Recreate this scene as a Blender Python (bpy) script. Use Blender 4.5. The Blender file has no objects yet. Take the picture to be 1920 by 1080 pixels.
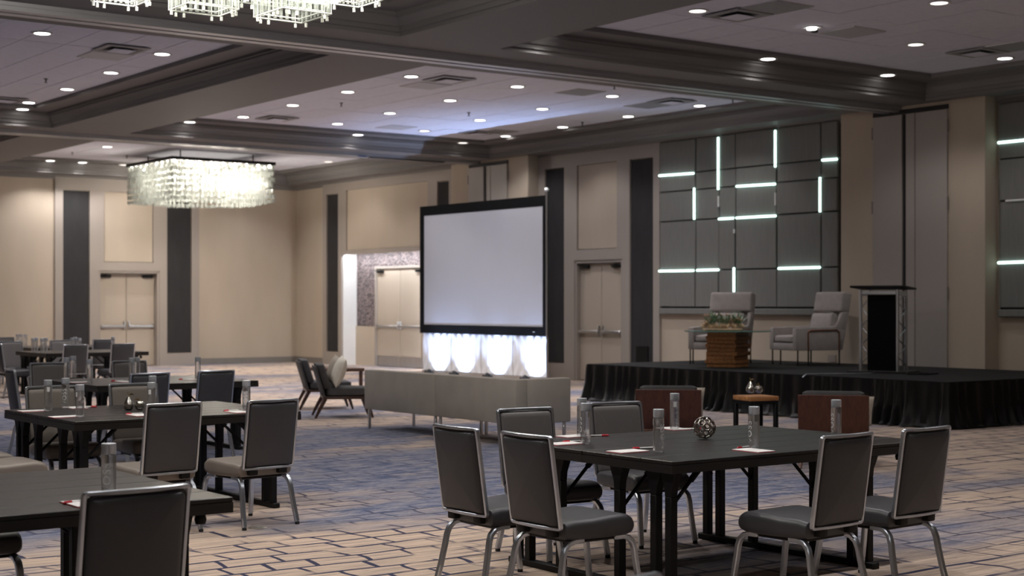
import bpy, bmesh, math, random
from mathutils import Vector, Matrix
random.seed(7)
R = math.radians
scn = bpy.context.scene
COL = scn.collection

# ------------------------------------------------------------ camera, world, exposure
TH = R(36.5); ST, CT = math.sin(TH), math.cos(TH)
EYE, FPX, HY = 1.6, 2850.0, 568.0
cam_d = bpy.data.cameras.new('camera')
cam = bpy.data.objects.new('camera', cam_d); COL.objects.link(cam)
cam.location = (0, 0, EYE); cam.rotation_euler = (R(90), 0, -TH)
cam_d.sensor_width = 36; cam_d.lens = FPX / 1920 * 36
cam_d.shift_y = (HY - 540) / 1920
cam_d.clip_end = 200
cam_d.dof.use_dof = True; cam_d.dof.focus_distance = 8.9; cam_d.dof.aperture_fstop = 3.4
scn.camera = cam
w = bpy.data.worlds.new('world'); scn.world = w; w.use_nodes = True
w.node_tree.nodes['Background'].inputs[0].default_value = (.5, .55, .65, 1)
w.node_tree.nodes['Background'].inputs[1].default_value = 0.05
vs = scn.view_settings
vs.view_transform = 'Standard'; vs.look = 'None'; vs.gamma = 1; vs.use_curve_mapping = False
vs.exposure = 0.0
try:
    scn.cycles.max_bounces = 8; scn.cycles.diffuse_bounces = 4; scn.cycles.glossy_bounces = 3
    scn.cycles.transmission_bounces = 7; scn.cycles.transparent_max_bounces = 12
    scn.cycles.sample_clamp_indirect = 4.0; scn.cycles.caustics_reflective = False; scn.cycles.caustics_refractive = False
    scn.cycles.blur_glossy = 1.0
except Exception: pass

# light levels of the room's own lamps
SPOT_W, UPLIGHT_W, CHAND_W = 160.0, 27.0, 300.0
SPOT_COL, WARM_COL, BLUE_COL = (1.0, .96, .94), (1.0, .91, .79), (.46, .62, 1.0)

# ------------------------------------------------------------ helpers
def P(px, py, z):
    """point on the level plane z seen at a photograph position"""
    d = FPX * (EYE - z) / (py - HY); r = (px - 960) / FPX * d
    return (ST * d + CT * r, CT * d - ST * r, z)
XR, YB = 19.8, 36.6
def PW(px, py, X=None):
    X = XR if X is None else X
    o = (px - 960) / FPX; t = X / (ST + CT * o)
    return (t * (CT - ST * o), EYE + (HY - py) / FPX * t)
def PB(px, py, Y=None):
    Y = YB if Y is None else Y
    o = (px - 960) / FPX; t = Y / (CT - ST * o)
    return (t * (ST + CT * o), EYE + (HY - py) / FPX * t)

class MB:
    def __init__(s): s.v = []; s.f = []; s.mi = []
    def add(s, v, f, xf=None, mi=0):
        n = len(s.v)
        s.v += [tuple(xf @ Vector(p)) if xf else tuple(p) for p in v]
        s.f += [tuple(n + i for i in q) for q in f]; s.mi += [mi] * len(f); return s
    def box(s, a, b, xf=None, mi=0):
        (x0, y0, z0), (x1, y1, z1) = a, b
        if x0 > x1: x0, x1 = x1, x0
        if y0 > y1: y0, y1 = y1, y0
        if z0 > z1: z0, z1 = z1, z0
        v = [(x0,y0,z0),(x1,y0,z0),(x1,y1,z0),(x0,y1,z0),(x0,y0,z1),(x1,y0,z1),(x1,y1,z1),(x0,y1,z1)]
        return s.add(v, [(0,3,2,1),(4,5,6,7),(0,1,5,4),(1,2,6,5),(2,3,7,6),(3,0,4,7)], xf, mi)
    def rbox(s, a, b, r, seg=2, xf=None, mi=0, puff=0):
        bm = bmesh.new(); bmesh.ops.create_cube(bm, size=1)
        c = [(a[i] + b[i]) / 2 for i in range(3)]; d = [abs(b[i] - a[i]) for i in range(3)]
        for v in bm.verts: v.co = Vector([v.co[i] * d[i] for i in range(3)])
        if puff:
            bmesh.ops.subdivide_edges(bm, edges=bm.edges[:], cuts=5, use_grid_fill=True)
            for v in bm.verts:
                u = [v.co[i] / d[i] * 2 for i in range(3)]
                for i in range(3):
                    j, k = (i + 1) % 3, (i + 2) % 3
                    if abs(abs(u[i]) - 1) < 1e-4:
                        v.co[i] += math.copysign(puff * (1 - u[j] ** 2) * (1 - u[k] ** 2), u[i])
            ed = [e for e in bm.edges if len(e.link_faces) == 2 and e.calc_face_angle(0) > R(50)]
        else: ed = bm.edges[:]
        bmesh.ops.bevel(bm, geom=ed, offset=r, segments=seg, affect='EDGES', profile=.5)
        bm.verts.index_update()
        v = [(p.co[0] + c[0], p.co[1] + c[1], p.co[2] + c[2]) for p in bm.verts]
        f = [tuple(q.index for q in g.verts) for g in bm.faces]; bm.free()
        return s.add(v, f, xf, mi)
    def loft(s, rings, caps=True, closed=False, xf=None, mi=0):
        n = len(rings[0]); v = [p for r_ in rings for p in r_]; f = []
        m = len(rings)
        for i in range(m if closed else m - 1):
            for j in range(n):
                a, b = i * n + j, i * n + (j + 1) % n
                c, d = ((i + 1) % m) * n + (j + 1) % n, ((i + 1) % m) * n + j
                f.append((a, b, c, d))
        if caps and not closed: f += [tuple(range(n - 1, -1, -1)), tuple(range((m - 1) * n, m * n))]
        return s.add(v, f, xf, mi)
    def sweep(s, pts, prof, closed=False, up=(0,0,1), xf=None, mi=0, scale=None):
        pts = [Vector(p) for p in pts]; rings = []; m = len(pts); up = Vector(up)
        for i, p in enumerate(pts):
            if closed: t = (pts[(i + 1) % m] - pts[i - 1])
            else: t = pts[min(i + 1, m - 1)] - pts[max(i - 1, 0)]
            t.normalize()
            u = up if abs(t.dot(up)) < .97 else Vector((0, 1, .01))
            a = u.cross(t).normalized(); b = t.cross(a).normalized()
            k = scale[i] if scale else 1
            rings.append([tuple(p + a * (q[0] * k) + b * (q[1] * k)) for q in prof])
        return s.loft(rings, True, closed, xf, mi)
    def tube(s, pts, r, n=8, closed=False, xf=None, mi=0, scale=None, up=(0,0,1)):
        return s.sweep(pts, [(r * math.cos(6.28319 * k / n), r * math.sin(6.28319 * k / n)) for k in range(n)], closed, up, xf, mi, scale)
    def lathe(s, prof, n=20, c=(0,0,0), xf=None, mi=0):
        rings = [[(c[0] + max(r, 1e-4) * math.cos(6.28319 * k / n), c[1] + max(r, 1e-4) * math.sin(6.28319 * k / n), c[2] + z) for k in range(n)] for r, z in prof]
        return s.loft(rings, True, False, xf, mi)
    def grid(s, fn, nu, nv, xf=None, mi=0, wrap=False):
        v = [fn(i / nu, j / nv) for j in range(nv + 1) for i in range(nu + 1)]
        f = [(j*(nu+1)+i, j*(nu+1)+i+1, (j+1)*(nu+1)+i+1, (j+1)*(nu+1)+i) for j in range(nv) for i in range(nu)]
        return s.add(v, f, xf, mi)
    def build(s, name, mats, parent=None, smooth=True, bevel=0, bseg=1, loc=None, merge=0):
        me = bpy.data.meshes.new(name); me.from_pydata(s.v, [], s.f)
        if not isinstance(mats, (list, tuple)): mats = [mats]
        for m in mats: me.materials.append(m)
        if len(mats) > 1:
            for p, k in zip(me.polygons, s.mi): p.material_index = k
        if bevel or merge:
            bm = bmesh.new(); bm.from_mesh(me)
            if merge: bmesh.ops.remove_doubles(bm, verts=bm.verts[:], dist=merge)
            if bevel:
                ed = [e for e in bm.edges if len(e.link_faces) == 2 and e.calc_face_angle(0) > R(40)]
                bmesh.ops.bevel(bm, geom=ed, offset=bevel, segments=bseg, affect='EDGES', profile=.5, clamp_overlap=True)
            bm.to_mesh(me); bm.free()
        if smooth and len(me.polygons):
            me.shade_smooth(); me.set_sharp_from_angle(angle=R(38))
        o = bpy.data.objects.new(name, me); COL.objects.link(o)
        if parent: o.parent = parent
        if loc: o.location = loc
        return o

def tag(o, label=None, cat=None, group=None, kind=None):
    if label: o['label'] = label
    if cat: o['category'] = cat
    if group: o['group'] = group
    if kind: o['kind'] = kind
    return o
def thing(name, label, cat, loc=(0,0,0), rz=0, group=None):
    o = bpy.data.objects.new(name, None); COL.objects.link(o); o.empty_display_size = .1
    o.location = loc; o.rotation_euler = (0, 0, rz)
    return tag(o, label, cat, group)
KIDS = {}
def kids(o):
    return [c for c in o.children]
def dup(root, loc=None, rz=None, label=None, group=None, name=None, parent=None, skip=()):
    c = root.copy(); COL.objects.link(c)
    if name: c.name = name
    if parent is not None: c.parent = parent
    if loc is not None: c.location = loc
    if rz is not None: c.rotation_euler = (0, 0, rz)
    if label: c['label'] = label
    if group: c['group'] = group
    for k in kids(root):
        if k.name.split('.')[0] in skip: continue
        dup(k, parent=c)
    return c
def sub(name, src, parent, loc=(0,0,0)):
    """another piece sharing src's mesh"""
    o = bpy.data.objects.new(name, src.data if hasattr(src, 'data') else src); COL.objects.link(o)
    o.parent = parent; o.location = loc; return o

# ------------------------------------------------------------ materials
def node_mat(name):
    m = bpy.data.materials.new(name); m.use_nodes = True
    nt = m.node_tree; return m, nt, nt.nodes, nt.links, nt.nodes['Principled BSDF']
def mat(name, col, rough=.5, metal=0, var=.08, scale=(8,8,8), bump=0, bscale=60, spec=.5, sheen=0, coat=0, detail=3):
    m, nt, N, L, b = node_mat(name)
    tc = N.new('ShaderNodeTexCoord'); mp = N.new('ShaderNodeMapping'); mp.inputs['Scale'].default_value = scale
    L.new(tc.outputs['Object'], mp.inputs['Vector'])
    nz = N.new('ShaderNodeTexNoise'); nz.inputs['Scale'].default_value = 1; nz.inputs['Detail'].default_value = detail
    L.new(mp.outputs[0], nz.inputs['Vector'])
    cr = N.new('ShaderNodeValToRGB')
    cr.color_ramp.elements[0].position = .3; cr.color_ramp.elements[1].position = .7
    cr.color_ramp.elements[0].color = tuple(c * (1 - var) for c in col) + (1,)
    cr.color_ramp.elements[1].color = tuple(min(1, c * (1 + var)) for c in col) + (1,)
    L.new(nz.outputs['Fac'], cr.inputs[0]); L.new(cr.outputs[0], b.inputs['Base Color'])
    b.inputs['Roughness'].default_value = rough; b.inputs['Metallic'].default_value = metal
    b.inputs['Specular IOR Level'].default_value = spec
    if sheen: b.inputs['Sheen Weight'].default_value = sheen
    if coat: b.inputs['Coat Weight'].default_value = coat
    if bump:
        n2 = N.new('ShaderNodeTexNoise'); n2.inputs['Scale'].default_value = bscale; n2.inputs['Detail'].default_value = 2
        L.new(tc.outputs['Object'], n2.inputs['Vector'])
        bp = N.new('ShaderNodeBump'); bp.inputs['Strength'].default_value = bump; bp.inputs['Distance'].default_value = .01
        L.new(n2.outputs['Fac'], bp.inputs['Height']); L.new(bp.outputs[0], b.inputs['Normal'])
    return m
def emis(name, col, strength):
    m, nt, N, L, b = node_mat(name)
    b.inputs['Base Color'].default_value = tuple(col) + (1,)
    b.inputs['Emission Color'].default_value = tuple(col) + (1,); b.inputs['Emission Strength'].default_value = strength
    return m
def glass(name, col=(1,1,1), rough=.02, ior=1.45):
    m, nt, N, L, b = node_mat(name)
    b.inputs['Base Color'].default_value = tuple(col) + (1,); b.inputs['Transmission Weight'].default_value = 1
    b.inputs['Roughness'].default_value = rough; b.inputs['IOR'].default_value = ior
    return m
M = {}
M['wall'] = mat('beige_wallcovering', (.46,.39,.315), .75, 0, .05, (1.5,1.5,.4), .12, 120, .25)
M['frame'] = mat('greige_paint', (.335,.295,.265), .55, 0, .03, (1,1,1), .02, 40, .4)
M['dark'] = mat('charcoal_fabric_panel', (.035,.034,.036), .85, 0, .1, (6,6,2), .1, 150, .2)
M['soffit'] = mat('taupe_ceiling_paint', (.195,.186,.185), .6, 0, .03, (.6,.6,.6), .02, 30, .3)
M['tile'] = mat('acoustic_tile', (.77,.78,.88), .9, 0, .04, (9,9,9), .25, 260, .1)
M['grid'] = mat('tile_joint_shadow_grid', (.12,.115,.12), .8, 0, .02)
M['white_metal'] = mat('white_enamel', (.72,.72,.72), .4, 0, .02)
M['vent_dark'] = mat('vent_throat', (.03,.03,.033), .7, 0, .05)
M['vent_grey'] = mat('vent_grey', (.30,.30,.31), .5, 0, .04)
M['track'] = mat('track_aluminium', (.52,.53,.56), .38, .75, .05, (1,12,12))
M['door'] = mat('beige_door_paint', (.44,.375,.31), .5, 0, .03, (2,2,.5))
M['steel'] = mat('brushed_steel', (.60,.60,.60), .32, 1, .06, (30,30,3))
M['pocket'] = mat('grey_pocket_door', (.36,.325,.30), .55, 0, .03, (1,1,.3))
M['gap'] = mat('black_seal', (.012,.012,.013), .7, 0, .05)
M['base'] = mat('grey_baseboard', (.20,.18,.165), .55, 0, .04)
M['acoustic'] = mat('grey_acoustic_fabric', (.185,.186,.178), .85, 0, .07, (3,40,3), .15, 200, .2)
M['acoustic_joint'] = mat('grey_joint_backing', (.07,.07,.068), .9, 0, .05)
M['led'] = emis('led_strip_glow', (.70,1.0,.90), 3.2)
M['bulb'] = emis('downlight_lens', (1.0,.97,.92), 9)
M['bulb_dim'] = emis('downlight_lens_dim', (1.0,.93,.86), 2.2)
M['chbulb'] = emis('chandelier_bulb', (1.0,.93,.80), 14)
M['cove'] = emis('cove_strip', (.92,.95,1.0), 16)
M['vinyl'] = mat('grey_vinyl', (.050,.050,.056), .42, 0, .05, (4,4,4), .05, 300, .5)
M['vinyl_tan'] = mat('taupe_vinyl', (.235,.205,.180), .40, 0, .05, (4,4,4), .05, 300, .5)  # the grey seat vinyl with glancing warm light put into its colour
M['piping'] = mat('black_piping', (.018,.017,.017), .5)
M['alu'] = mat('satin_aluminium', (.60,.645,.71), .30, 1, .05, (20,20,4), 0)
M['black'] = mat('black_metal', (.006,.006,.0065), .5, 0, .08, spec=.25)
M['plank'] = mat('espresso_plank', (.0145,.0125,.0115), .36, 0, .25, (2.5,60,60), .03, 90, .5)
M['rubber'] = mat('black_rubber', (.012,.012,.012), .7)
M['stage_top'] = mat('black_stage_deck', (.014,.014,.0145), .85, 0, .15, (2,2,2), .05, 60, .15)
M['skirt'] = mat('black_satin_skirt', (.004,.004,.0042), .42, 0, .2, (6,6,1), .1, 30, .22)
M['sofa'] = mat('oatmeal_upholstery', (.40,.365,.32), .8, 0, .07, (3,3,3), .15, 220, .2)
M['grey_up'] = mat('grey_upholstery', (.33,.30,.29), .85, 0, .08, (8,8,8), .2, 240, .2)
M['cushion_grey'] = mat('dark_grey_fabric', (.085,.083,.086), .8, 0, .1, (10,10,10), .2, 200, .2)
M['cushion_white'] = mat('ivory_cushion', (.74,.69,.60), .8, 0, .06, (20,20,20), .3, 120, .2)
M['pillow'] = mat('beige_pillow', (.42,.37,.31), .8, 0, .15, (25,25,25), .3, 120, .2)
M['walnut'] = mat('dark_walnut', (.055,.024,.016), .4, 0, .3, (3,3,30))
M['mahogany'] = mat('mahogany_veneer', (.095,.032,.016), .42, 0, .3, (40,40,2), 0)
M['butcher'] = mat('warm_wood_slab', (.40,.18,.065), .5, 0, .35, (4,30,30), .05, 60)
M['copper'] = mat('copper_rod', (.45,.20,.11), .3, 1, .05)
M['silver_decor'] = mat('antique_silver', (.55,.52,.48), .18, 1, .1, (6,6,6))
M['gold'] = mat('brass_stem', (.55,.40,.16), .3, 1, .1)
M['bronze'] = mat('dark_polished_nickel', (.38,.335,.31), .16, 1, .1)
M['cap'] = mat('silver_bottle_cap', (.62,.66,.72), .35, .5, .03)
M['lettering'] = mat('white_lettering', (.75,.77,.80), .5, 0, .02)
M['sticker'] = mat('white_sticker', (.78,.78,.78), .6, 0, .02)
M['paper'] = mat('white_paper', (.85,.83,.82), .7, 0, .02)
M['red'] = mat('red_plastic', (.55,.012,.03), .35, 0, .05)
M['pen_white'] = mat('white_plastic', (.80,.80,.80), .3, 0, .02)
M['screen'] = mat('projection_fabric', (.40,.405,.44), .8, 0, .015, (1,1,1), 0, 1, .2)
M['screen_frame'] = mat('black_velvet', (.0045,.0045,.005), .95, 0, .1, spec=.1)
M['wave'] = mat('white_wave_panel', (.78,.79,.82), .5, 0, .02)
M['bluecloth'] = mat('blue_tape', (.02,.10,.35), .6)
M['brass'] = mat('outlet_brass', (.62,.58,.52), .35, .8, .05)
M['succulent'] = mat('succulent_green', (.27,.38,.25), .5, 0, .4, (20,20,20))
M['blossom'] = mat('dusty_pink_rosette', (.60,.42,.31), .6, 0, .3, (20,20,20))
M['driftwood'] = mat('pale_driftwood', (.66,.48,.31), .7, 0, .25, (12,12,12), .3, 60)
M['knob'] = mat('frosted_white_glass', (.80,.82,.80), .3, 0, .02)
def table_glass():
    m, nt, N, L, b = node_mat('green_edge_glass')
    b.inputs['Base Color'].default_value = (.30,.66,.58,1); b.inputs['Transmission Weight'].default_value = .75
    b.inputs['Roughness'].default_value = .03; return m
M['tglass'] = table_glass()
def crystal():
    m, nt, N, L, b = node_mat('crystal_rod')
    out = N['Material Output']
    tr = N.new('ShaderNodeBsdfTranslucent'); tr.inputs[0].default_value = (.42,.44,.42,1)
    tp = N.new('ShaderNodeBsdfTransparent'); mx = N.new('ShaderNodeMixShader'); mx2 = N.new('ShaderNodeMixShader')
    b.inputs['Base Color'].default_value = (.9,.93,.9,1); b.inputs['Roughness'].default_value = .12
    mx.inputs[0].default_value = .42; L.new(tr.outputs[0], mx.inputs[1]); L.new(tp.outputs[0], mx.inputs[2])
    fr = N.new('ShaderNodeFresnel'); fr.inputs[0].default_value = 1.6
    L.new(fr.outputs[0], mx2.inputs[0]); L.new(mx.outputs[0], mx2.inputs[1]); L.new(b.outputs[0], mx2.inputs[2])
    L.new(mx2.outputs[0], out.inputs['Surface']); return m
M['crystal'] = crystal()
def clear_plate():
    m, nt, N, L, b = node_mat('clear_acrylic_plate')
    out = N['Material Output']
    tp = N.new('ShaderNodeBsdfTransparent'); tp.inputs[0].default_value = (.93,.95,.93,1)
    mx = N.new('ShaderNodeMixShader'); mx.inputs[0].default_value = .22
    b.inputs['Base Color'].default_value = (.85,.9,.87,1); b.inputs['Roughness'].default_value = .1
    L.new(tp.outputs[0], mx.inputs[1]); L.new(b.outputs[0], mx.inputs[2]); L.new(mx.outputs[0], out.inputs['Surface']); return m
M['plate'] = clear_plate()
def clear_bottle():
    m, nt, N, L, b = node_mat('clear_bottle')
    out = N['Material Output']; lw = N.new('ShaderNodeLayerWeight'); lw.inputs[0].default_value = .35
    cr = N.new('ShaderNodeValToRGB'); e = cr.color_ramp.elements
    e[0].position, e[0].color = .0, (.13,.13,.13,1); e[1].position, e[1].color = .7, (.85,.85,.85,1)
    tp = N.new('ShaderNodeBsdfTransparent'); tp.inputs[0].default_value = (.93,.95,.97,1)
    gl = N.new('ShaderNodeBsdfGlass'); gl.inputs['IOR'].default_value = 1.33; gl.inputs['Roughness'].default_value = .03
    df = N.new('ShaderNodeBsdfGlossy'); df.inputs['Roughness'].default_value = .22; df.inputs['Color'].default_value = (1,1,1,1)
    mx = N.new('ShaderNodeMixShader'); m2 = N.new('ShaderNodeMixShader'); m2.inputs[0].default_value = .6
    L.new(gl.outputs[0], m2.inputs[1]); L.new(tp.outputs[0], m2.inputs[2])
    L.new(lw.outputs['Facing'], cr.inputs[0]); L.new(cr.outputs[0], mx.inputs[0]); L.new(m2.outputs[0], mx.inputs[1]); L.new(df.outputs[0], mx.inputs[2])
    L.new(mx.outputs[0], out.inputs['Surface']); return m
M['bottle'] = clear_bottle()
def carpet():
    m, nt, N, L, b = node_mat('patterned_carpet')
    tc = N.new('ShaderNodeTexCoord'); O = tc.outputs['Object']
    def noise(sc, scale=1, detail=2, rough=.5):
        mp = N.new('ShaderNodeMapping'); mp.inputs['Scale'].default_value = sc; L.new(O, mp.inputs[0])
        n = N.new('ShaderNodeTexNoise'); n.inputs['Scale'].default_value = scale; n.inputs['Detail'].default_value = detail
        n.inputs['Roughness'].default_value = rough; L.new(mp.outputs[0], n.inputs['Vector']); return n
    def ramp(src, stops):
        c = N.new('ShaderNodeValToRGB'); e = c.color_ramp.elements
        e[0].position, e[0].color = stops[0][0], stops[0][1] + (1,)
        e[1].position, e[1].color = stops[-1][0], stops[-1][1] + (1,)
        for p, q in stops[1:-1]:
            x = e.new(p); x.color = q + (1,)
        L.new(src, c.inputs[0]); return c
    def mix(f, a, c, t='MIX'):
        x = N.new('ShaderNodeMix'); x.data_type = 'RGBA'; x.blend_type = t
        if isinstance(f, float): x.inputs[0].default_value = f
        else: L.new(f, x.inputs[0])
        for s_, q in ((6, a), (7, c)):
            if isinstance(q, tuple): x.inputs[s_].default_value = q + (1,)
            else: L.new(q, x.inputs[s_])
        return x.outputs[2]
    def math_(op, a, c=None):
        x = N.new('ShaderNodeMath'); x.operation = op; x.use_clamp = True
        for i, q in enumerate((a, c)):
            if q is None: continue
            if isinstance(q, (int, float)): x.inputs[i].default_value = q
            else: L.new(q, x.inputs[i])
        return x.outputs[0]
    W1 = (1,1,1); B0 = (0,0,0)
    # sand body with long weave streaks across
    st = noise((1.5,24,1), 1, 5, .74)
    body = ramp(st.outputs[0], [(.26,(.17,.155,.175)), (.42,(.42,.325,.265)), (.60,(.66,.51,.40)), (.8,(.48,.40,.36))]).outputs[0]
    # blue-grey speckled zones
    zone = noise((.16,.34,1), 1, 4, .65)
    sx = N.new('ShaderNodeSeparateXYZ'); L.new(O, sx.inputs[0])
    def mrange(src, a0, a1, b0, b1):
        x = N.new('ShaderNodeMapRange'); x.interpolation_type = 'SMOOTHSTEP'; L.new(src, x.inputs[0])
        for i_, q in enumerate((a0, a1, b0, b1)): x.inputs[i_ + 1].default_value = q
        return x.outputs[0]
    # the woven design runs from a sand field into a broad slate-blue field and back
    fld = math_('MULTIPLY', math_('MULTIPLY', mrange(sx.outputs[1], 8.2, 11.0, 0, 1), mrange(sx.outputs[1], 22, 27, 1, 0)), mrange(sx.outputs[0], 13.5, 9.5, 0, 1))
    zsum = math_('ADD', math_('SUBTRACT', zone.outputs[0], .045), math_('MULTIPLY', fld, .125))
    zf = ramp(zsum, [(.45,B0), (.57,W1)]).outputs[0]
    sp = noise((3.2,15,1), 1, 5, .85)
    blue = ramp(sp.outputs[0], [(.33,(.035,.050,.115)), (.46,(.11,.135,.23)), (.56,(.27,.265,.31)), (.69,(.50,.41,.36))]).outputs[0]
    c1 = mix(zf, body, blue)
    # pale lavender streak bands
    z2 = noise((.33,.9,1), 1, 2); f2 = ramp(z2.outputs[0], [(.56,B0), (.68,W1)]).outputs[0]
    c1 = mix(math_('MULTIPLY', f2, .55), c1, ramp(st.outputs[0], [(.3,(.17,.165,.20)), (.7,(.38,.34,.34))]).outputs[0])
    # broken block outlines in navy
    wob = noise((.8,1.0,1), 1, 2.5)
    va = N.new('ShaderNodeVectorMath'); va.operation = 'MULTIPLY_ADD'; va.inputs[1].default_value = (.40,.19,0); 
    L.new(wob.outputs['Color'], va.inputs[0]); L.new(O, va.inputs[2])
    masks = []
    for (bw, rh, off, mort, sh) in ((.40,.25,.37,.017,(0,0,0)), (.62,.36,.61,.020,(.31,.17,0))):
        mp = N.new('ShaderNodeMapping'); mp.inputs['Location'].default_value = sh; L.new(va.outputs[0], mp.inputs[0])
        br = N.new('ShaderNodeTexBrick'); br.inputs['Scale'].default_value = 1; br.inputs['Brick Width'].default_value = bw
        br.inputs['Row Height'].default_value = rh; br.inputs['Mortar Size'].default_value = mort; br.inputs['Mortar Smooth'].default_value = .08
        br.offset = off; br.squash = .75; br.squash_frequency = 3
        L.new(mp.outputs[0], br.inputs['Vector']); masks.append(br.outputs['Fac'])
    sel = noise((.35,.5,1), 1, 1); sf = ramp(sel.outputs[0], [(.46,B0), (.54,W1)]).outputs[0]
    k1 = math_('MULTIPLY', masks[0], sf); k2 = math_('MULTIPLY', masks[1], math_('SUBTRACT', 1.0, sf))
    k = math_('ADD', k1, k2)
    brk = noise((1.6,2.6,1), 1, 2); bf = ramp(brk.outputs[0], [(.38,B0), (.47,W1)]).outputs[0]
    k = math_('MULTIPLY', k, bf)
    k = math_('MULTIPLY', k, math_('SUBTRACT', 1.0, math_('MULTIPLY', zf, .35)))
    k = math_('MULTIPLY', k, .97)
    c2 = mix(k, c1, (.022,.028,.075))
    L.new(c2, b.inputs['Base Color'])
    b.inputs['Roughness'].default_value = .95; b.inputs['Specular IOR Level'].default_value = .12; b.inputs['Sheen Weight'].default_value = .12
    pile = noise((260,260,1), 1, 1); bp = N.new('ShaderNodeBump'); bp.inputs['Strength'].default_value = .25; bp.inputs['Distance'].default_value = .004
    L.new(pile.outputs[0], bp.inputs['Height']); L.new(bp.outputs[0], b.inputs['Normal'])
    return m
M['carpet'] = carpet()
def mosaic():
    m, nt, N, L, b = node_mat('pebbled_mosaic')
    tc = N.new('ShaderNodeTexCoord'); v = N.new('ShaderNodeTexVoronoi'); v.inputs['Scale'].default_value = 17
    L.new(tc.outputs['Object'], v.inputs['Vector'])
    c = N.new('ShaderNodeValToRGB'); e = c.color_ramp.elements
    e[0].color = (.05,.04,.045,1); e[1].color = (.20,.155,.155,1); e[1].position = .8
    sp = N.new('ShaderNodeSeparateColor'); L.new(v.outputs['Color'], sp.inputs[0]); L.new(sp.outputs[0], c.inputs[0])
    L.new(c.outputs[0], b.inputs['Base Color']); b.inputs['Roughness'].default_value = .45
    bp = N.new('ShaderNodeBump'); bp.inputs['Strength'].default_value = .8; bp.inputs['Distance'].default_value = .03; bp.invert = True
    L.new(v.outputs['Distance'], bp.inputs['Height']); L.new(bp.outputs[0], b.inputs['Normal']); return m
M['mosaic'] = mosaic()
def spot(name, parent, loc, watts, col, angle=118, blend=.5, rot=(0,0,0), size=.06):
    d = bpy.data.lights.new(name, 'SPOT'); d.energy = watts; d.color = col; d.spot_size = R(angle); d.spot_blend = blend; d.shadow_soft_size = size
    o = bpy.data.objects.new(name, d); COL.objects.link(o); o.parent = parent; o.location = loc; o.rotation_euler = rot; return o
ORD = 'first second third fourth fifth sixth seventh eighth ninth tenth'.split()
# ------------------------------------------------------------ room shell
ZS, ZB, ZT = 4.74, 5.00, 5.06            # soffit, coffer border, tile field
RX0, RY0 = -2.5, -3.0
def S(o): return tag(o, kind='structure')
S(MB().box((RX0, RY0, -.05), (XR + .4, YB + .4, 0)).build('floor', M['carpet'], smooth=False))

def hole_grid(mb, u0, u1, v0, v1, holes, fn, depth=None, mi=0):
    """level sheet with rectangular holes; fn(u,v,w) -> point; depth: reveal walls back to w-depth"""
    us = sorted({u0, u1} | {h[0] for h in holes} | {h[1] for h in holes})
    vv = sorted({v0, v1} | {h[2] for h in holes} | {h[3] for h in holes})
    us = [u for u in us if u0 <= u <= u1]; vv = [v for v in vv if v0 <= v <= v1]
    for a, b in zip(us, us[1:]):
        for c, d in zip(vv, vv[1:]):
            m, n = (a + b) / 2, (c + d) / 2
            if any(h[0] < m < h[1] and h[2] < n < h[3] for h in holes): continue
            mb.add([fn(a,c,0), fn(b,c,0), fn(b,d,0), fn(a,d,0)], [(0,1,2,3)], None, mi)
    if depth:
        for (a, b, c, d) in list(holes) + [(u0, u1, v0, v1)]:
            for (p, q) in (((a,c),(b,c)), ((b,c),(b,d)), ((b,d),(a,d)), ((a,d),(a,c))):
                mb.add([fn(*p,0), fn(*q,0), fn(*q,-depth), fn(*p,-depth)], [(0,1,2,3)], None, mi)
    return mb

COFF = {'near left': (1.4,9.6,4.6,15.2), 'near': (11.05,19.25,4.6,15.2), 'middle left': (1.4,9.6,16.85,26.85),
        'middle': (11.05,19.25,16.85,26.85), 'far left': (1.4,9.6,28.5,36.05), 'far': (11.05,19.25,28.5,36.05)}
mb = MB(); hole_grid(mb, RX0, XR, RY0, YB, list(COFF.values()), lambda u, v, w_: (u, v, ZS))
S(mb.build('ceiling', M['soffit'], smooth=False))
tile_me = {}
for i, (nm, (x0, x1, y0, y1)) in enumerate(COFF.items()):
    prof = [(0,ZS),(0,ZS+.045),(.03,ZS+.05),(.03,ZS+.10),(.055,ZS+.11),(.075,ZS+.15),(.11,ZS+.19),(.11,ZS+.215),(.135,ZS+.22),(.135,ZB),(.50,ZB),(.50,ZT+.01)]
    rings = [[(x0+d,y0+d,z),(x1-d,y0+d,z),(x1-d,y1-d,z),(x0+d,y1-d,z)] for d, z in prof]
    S(MB().loft(rings, caps=False).build('trim_%d' % (i + 1), M['soffit'], smooth=False))
    ax, bx, ay, by = x0+.5, x1-.5, y0+.5, y1-.5
    field = S(MB().box((ax-.02, ay-.02, ZT+.012), (bx+.02, by+.02, ZT+.04)).build('ceiling', M['grid'], smooth=False))
    if nm == 'near left': continue
    nx, ny = round((bx-ax)/.61), round((by-ay)/1.22)
    tw, tl = (bx-ax)/nx, (by-ay)/ny
    t0 = MB().box((-tw/2+.006,-tl/2+.006,0), (tw/2-.006,tl/2-.006,.014)).build('tile', M['tile'], field, smooth=False)
    k = 0
    for a in range(nx):
        for b in range(ny):
            # staggered joints as in a running bond
            o = t0 if k == 0 else sub('tile', t0, field)
            o.location = (ax + (a+.5)*tw, ay + (b+.5)*tl, ZT + random.choice((0,0,0,.002,.003))); k += 1

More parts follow.
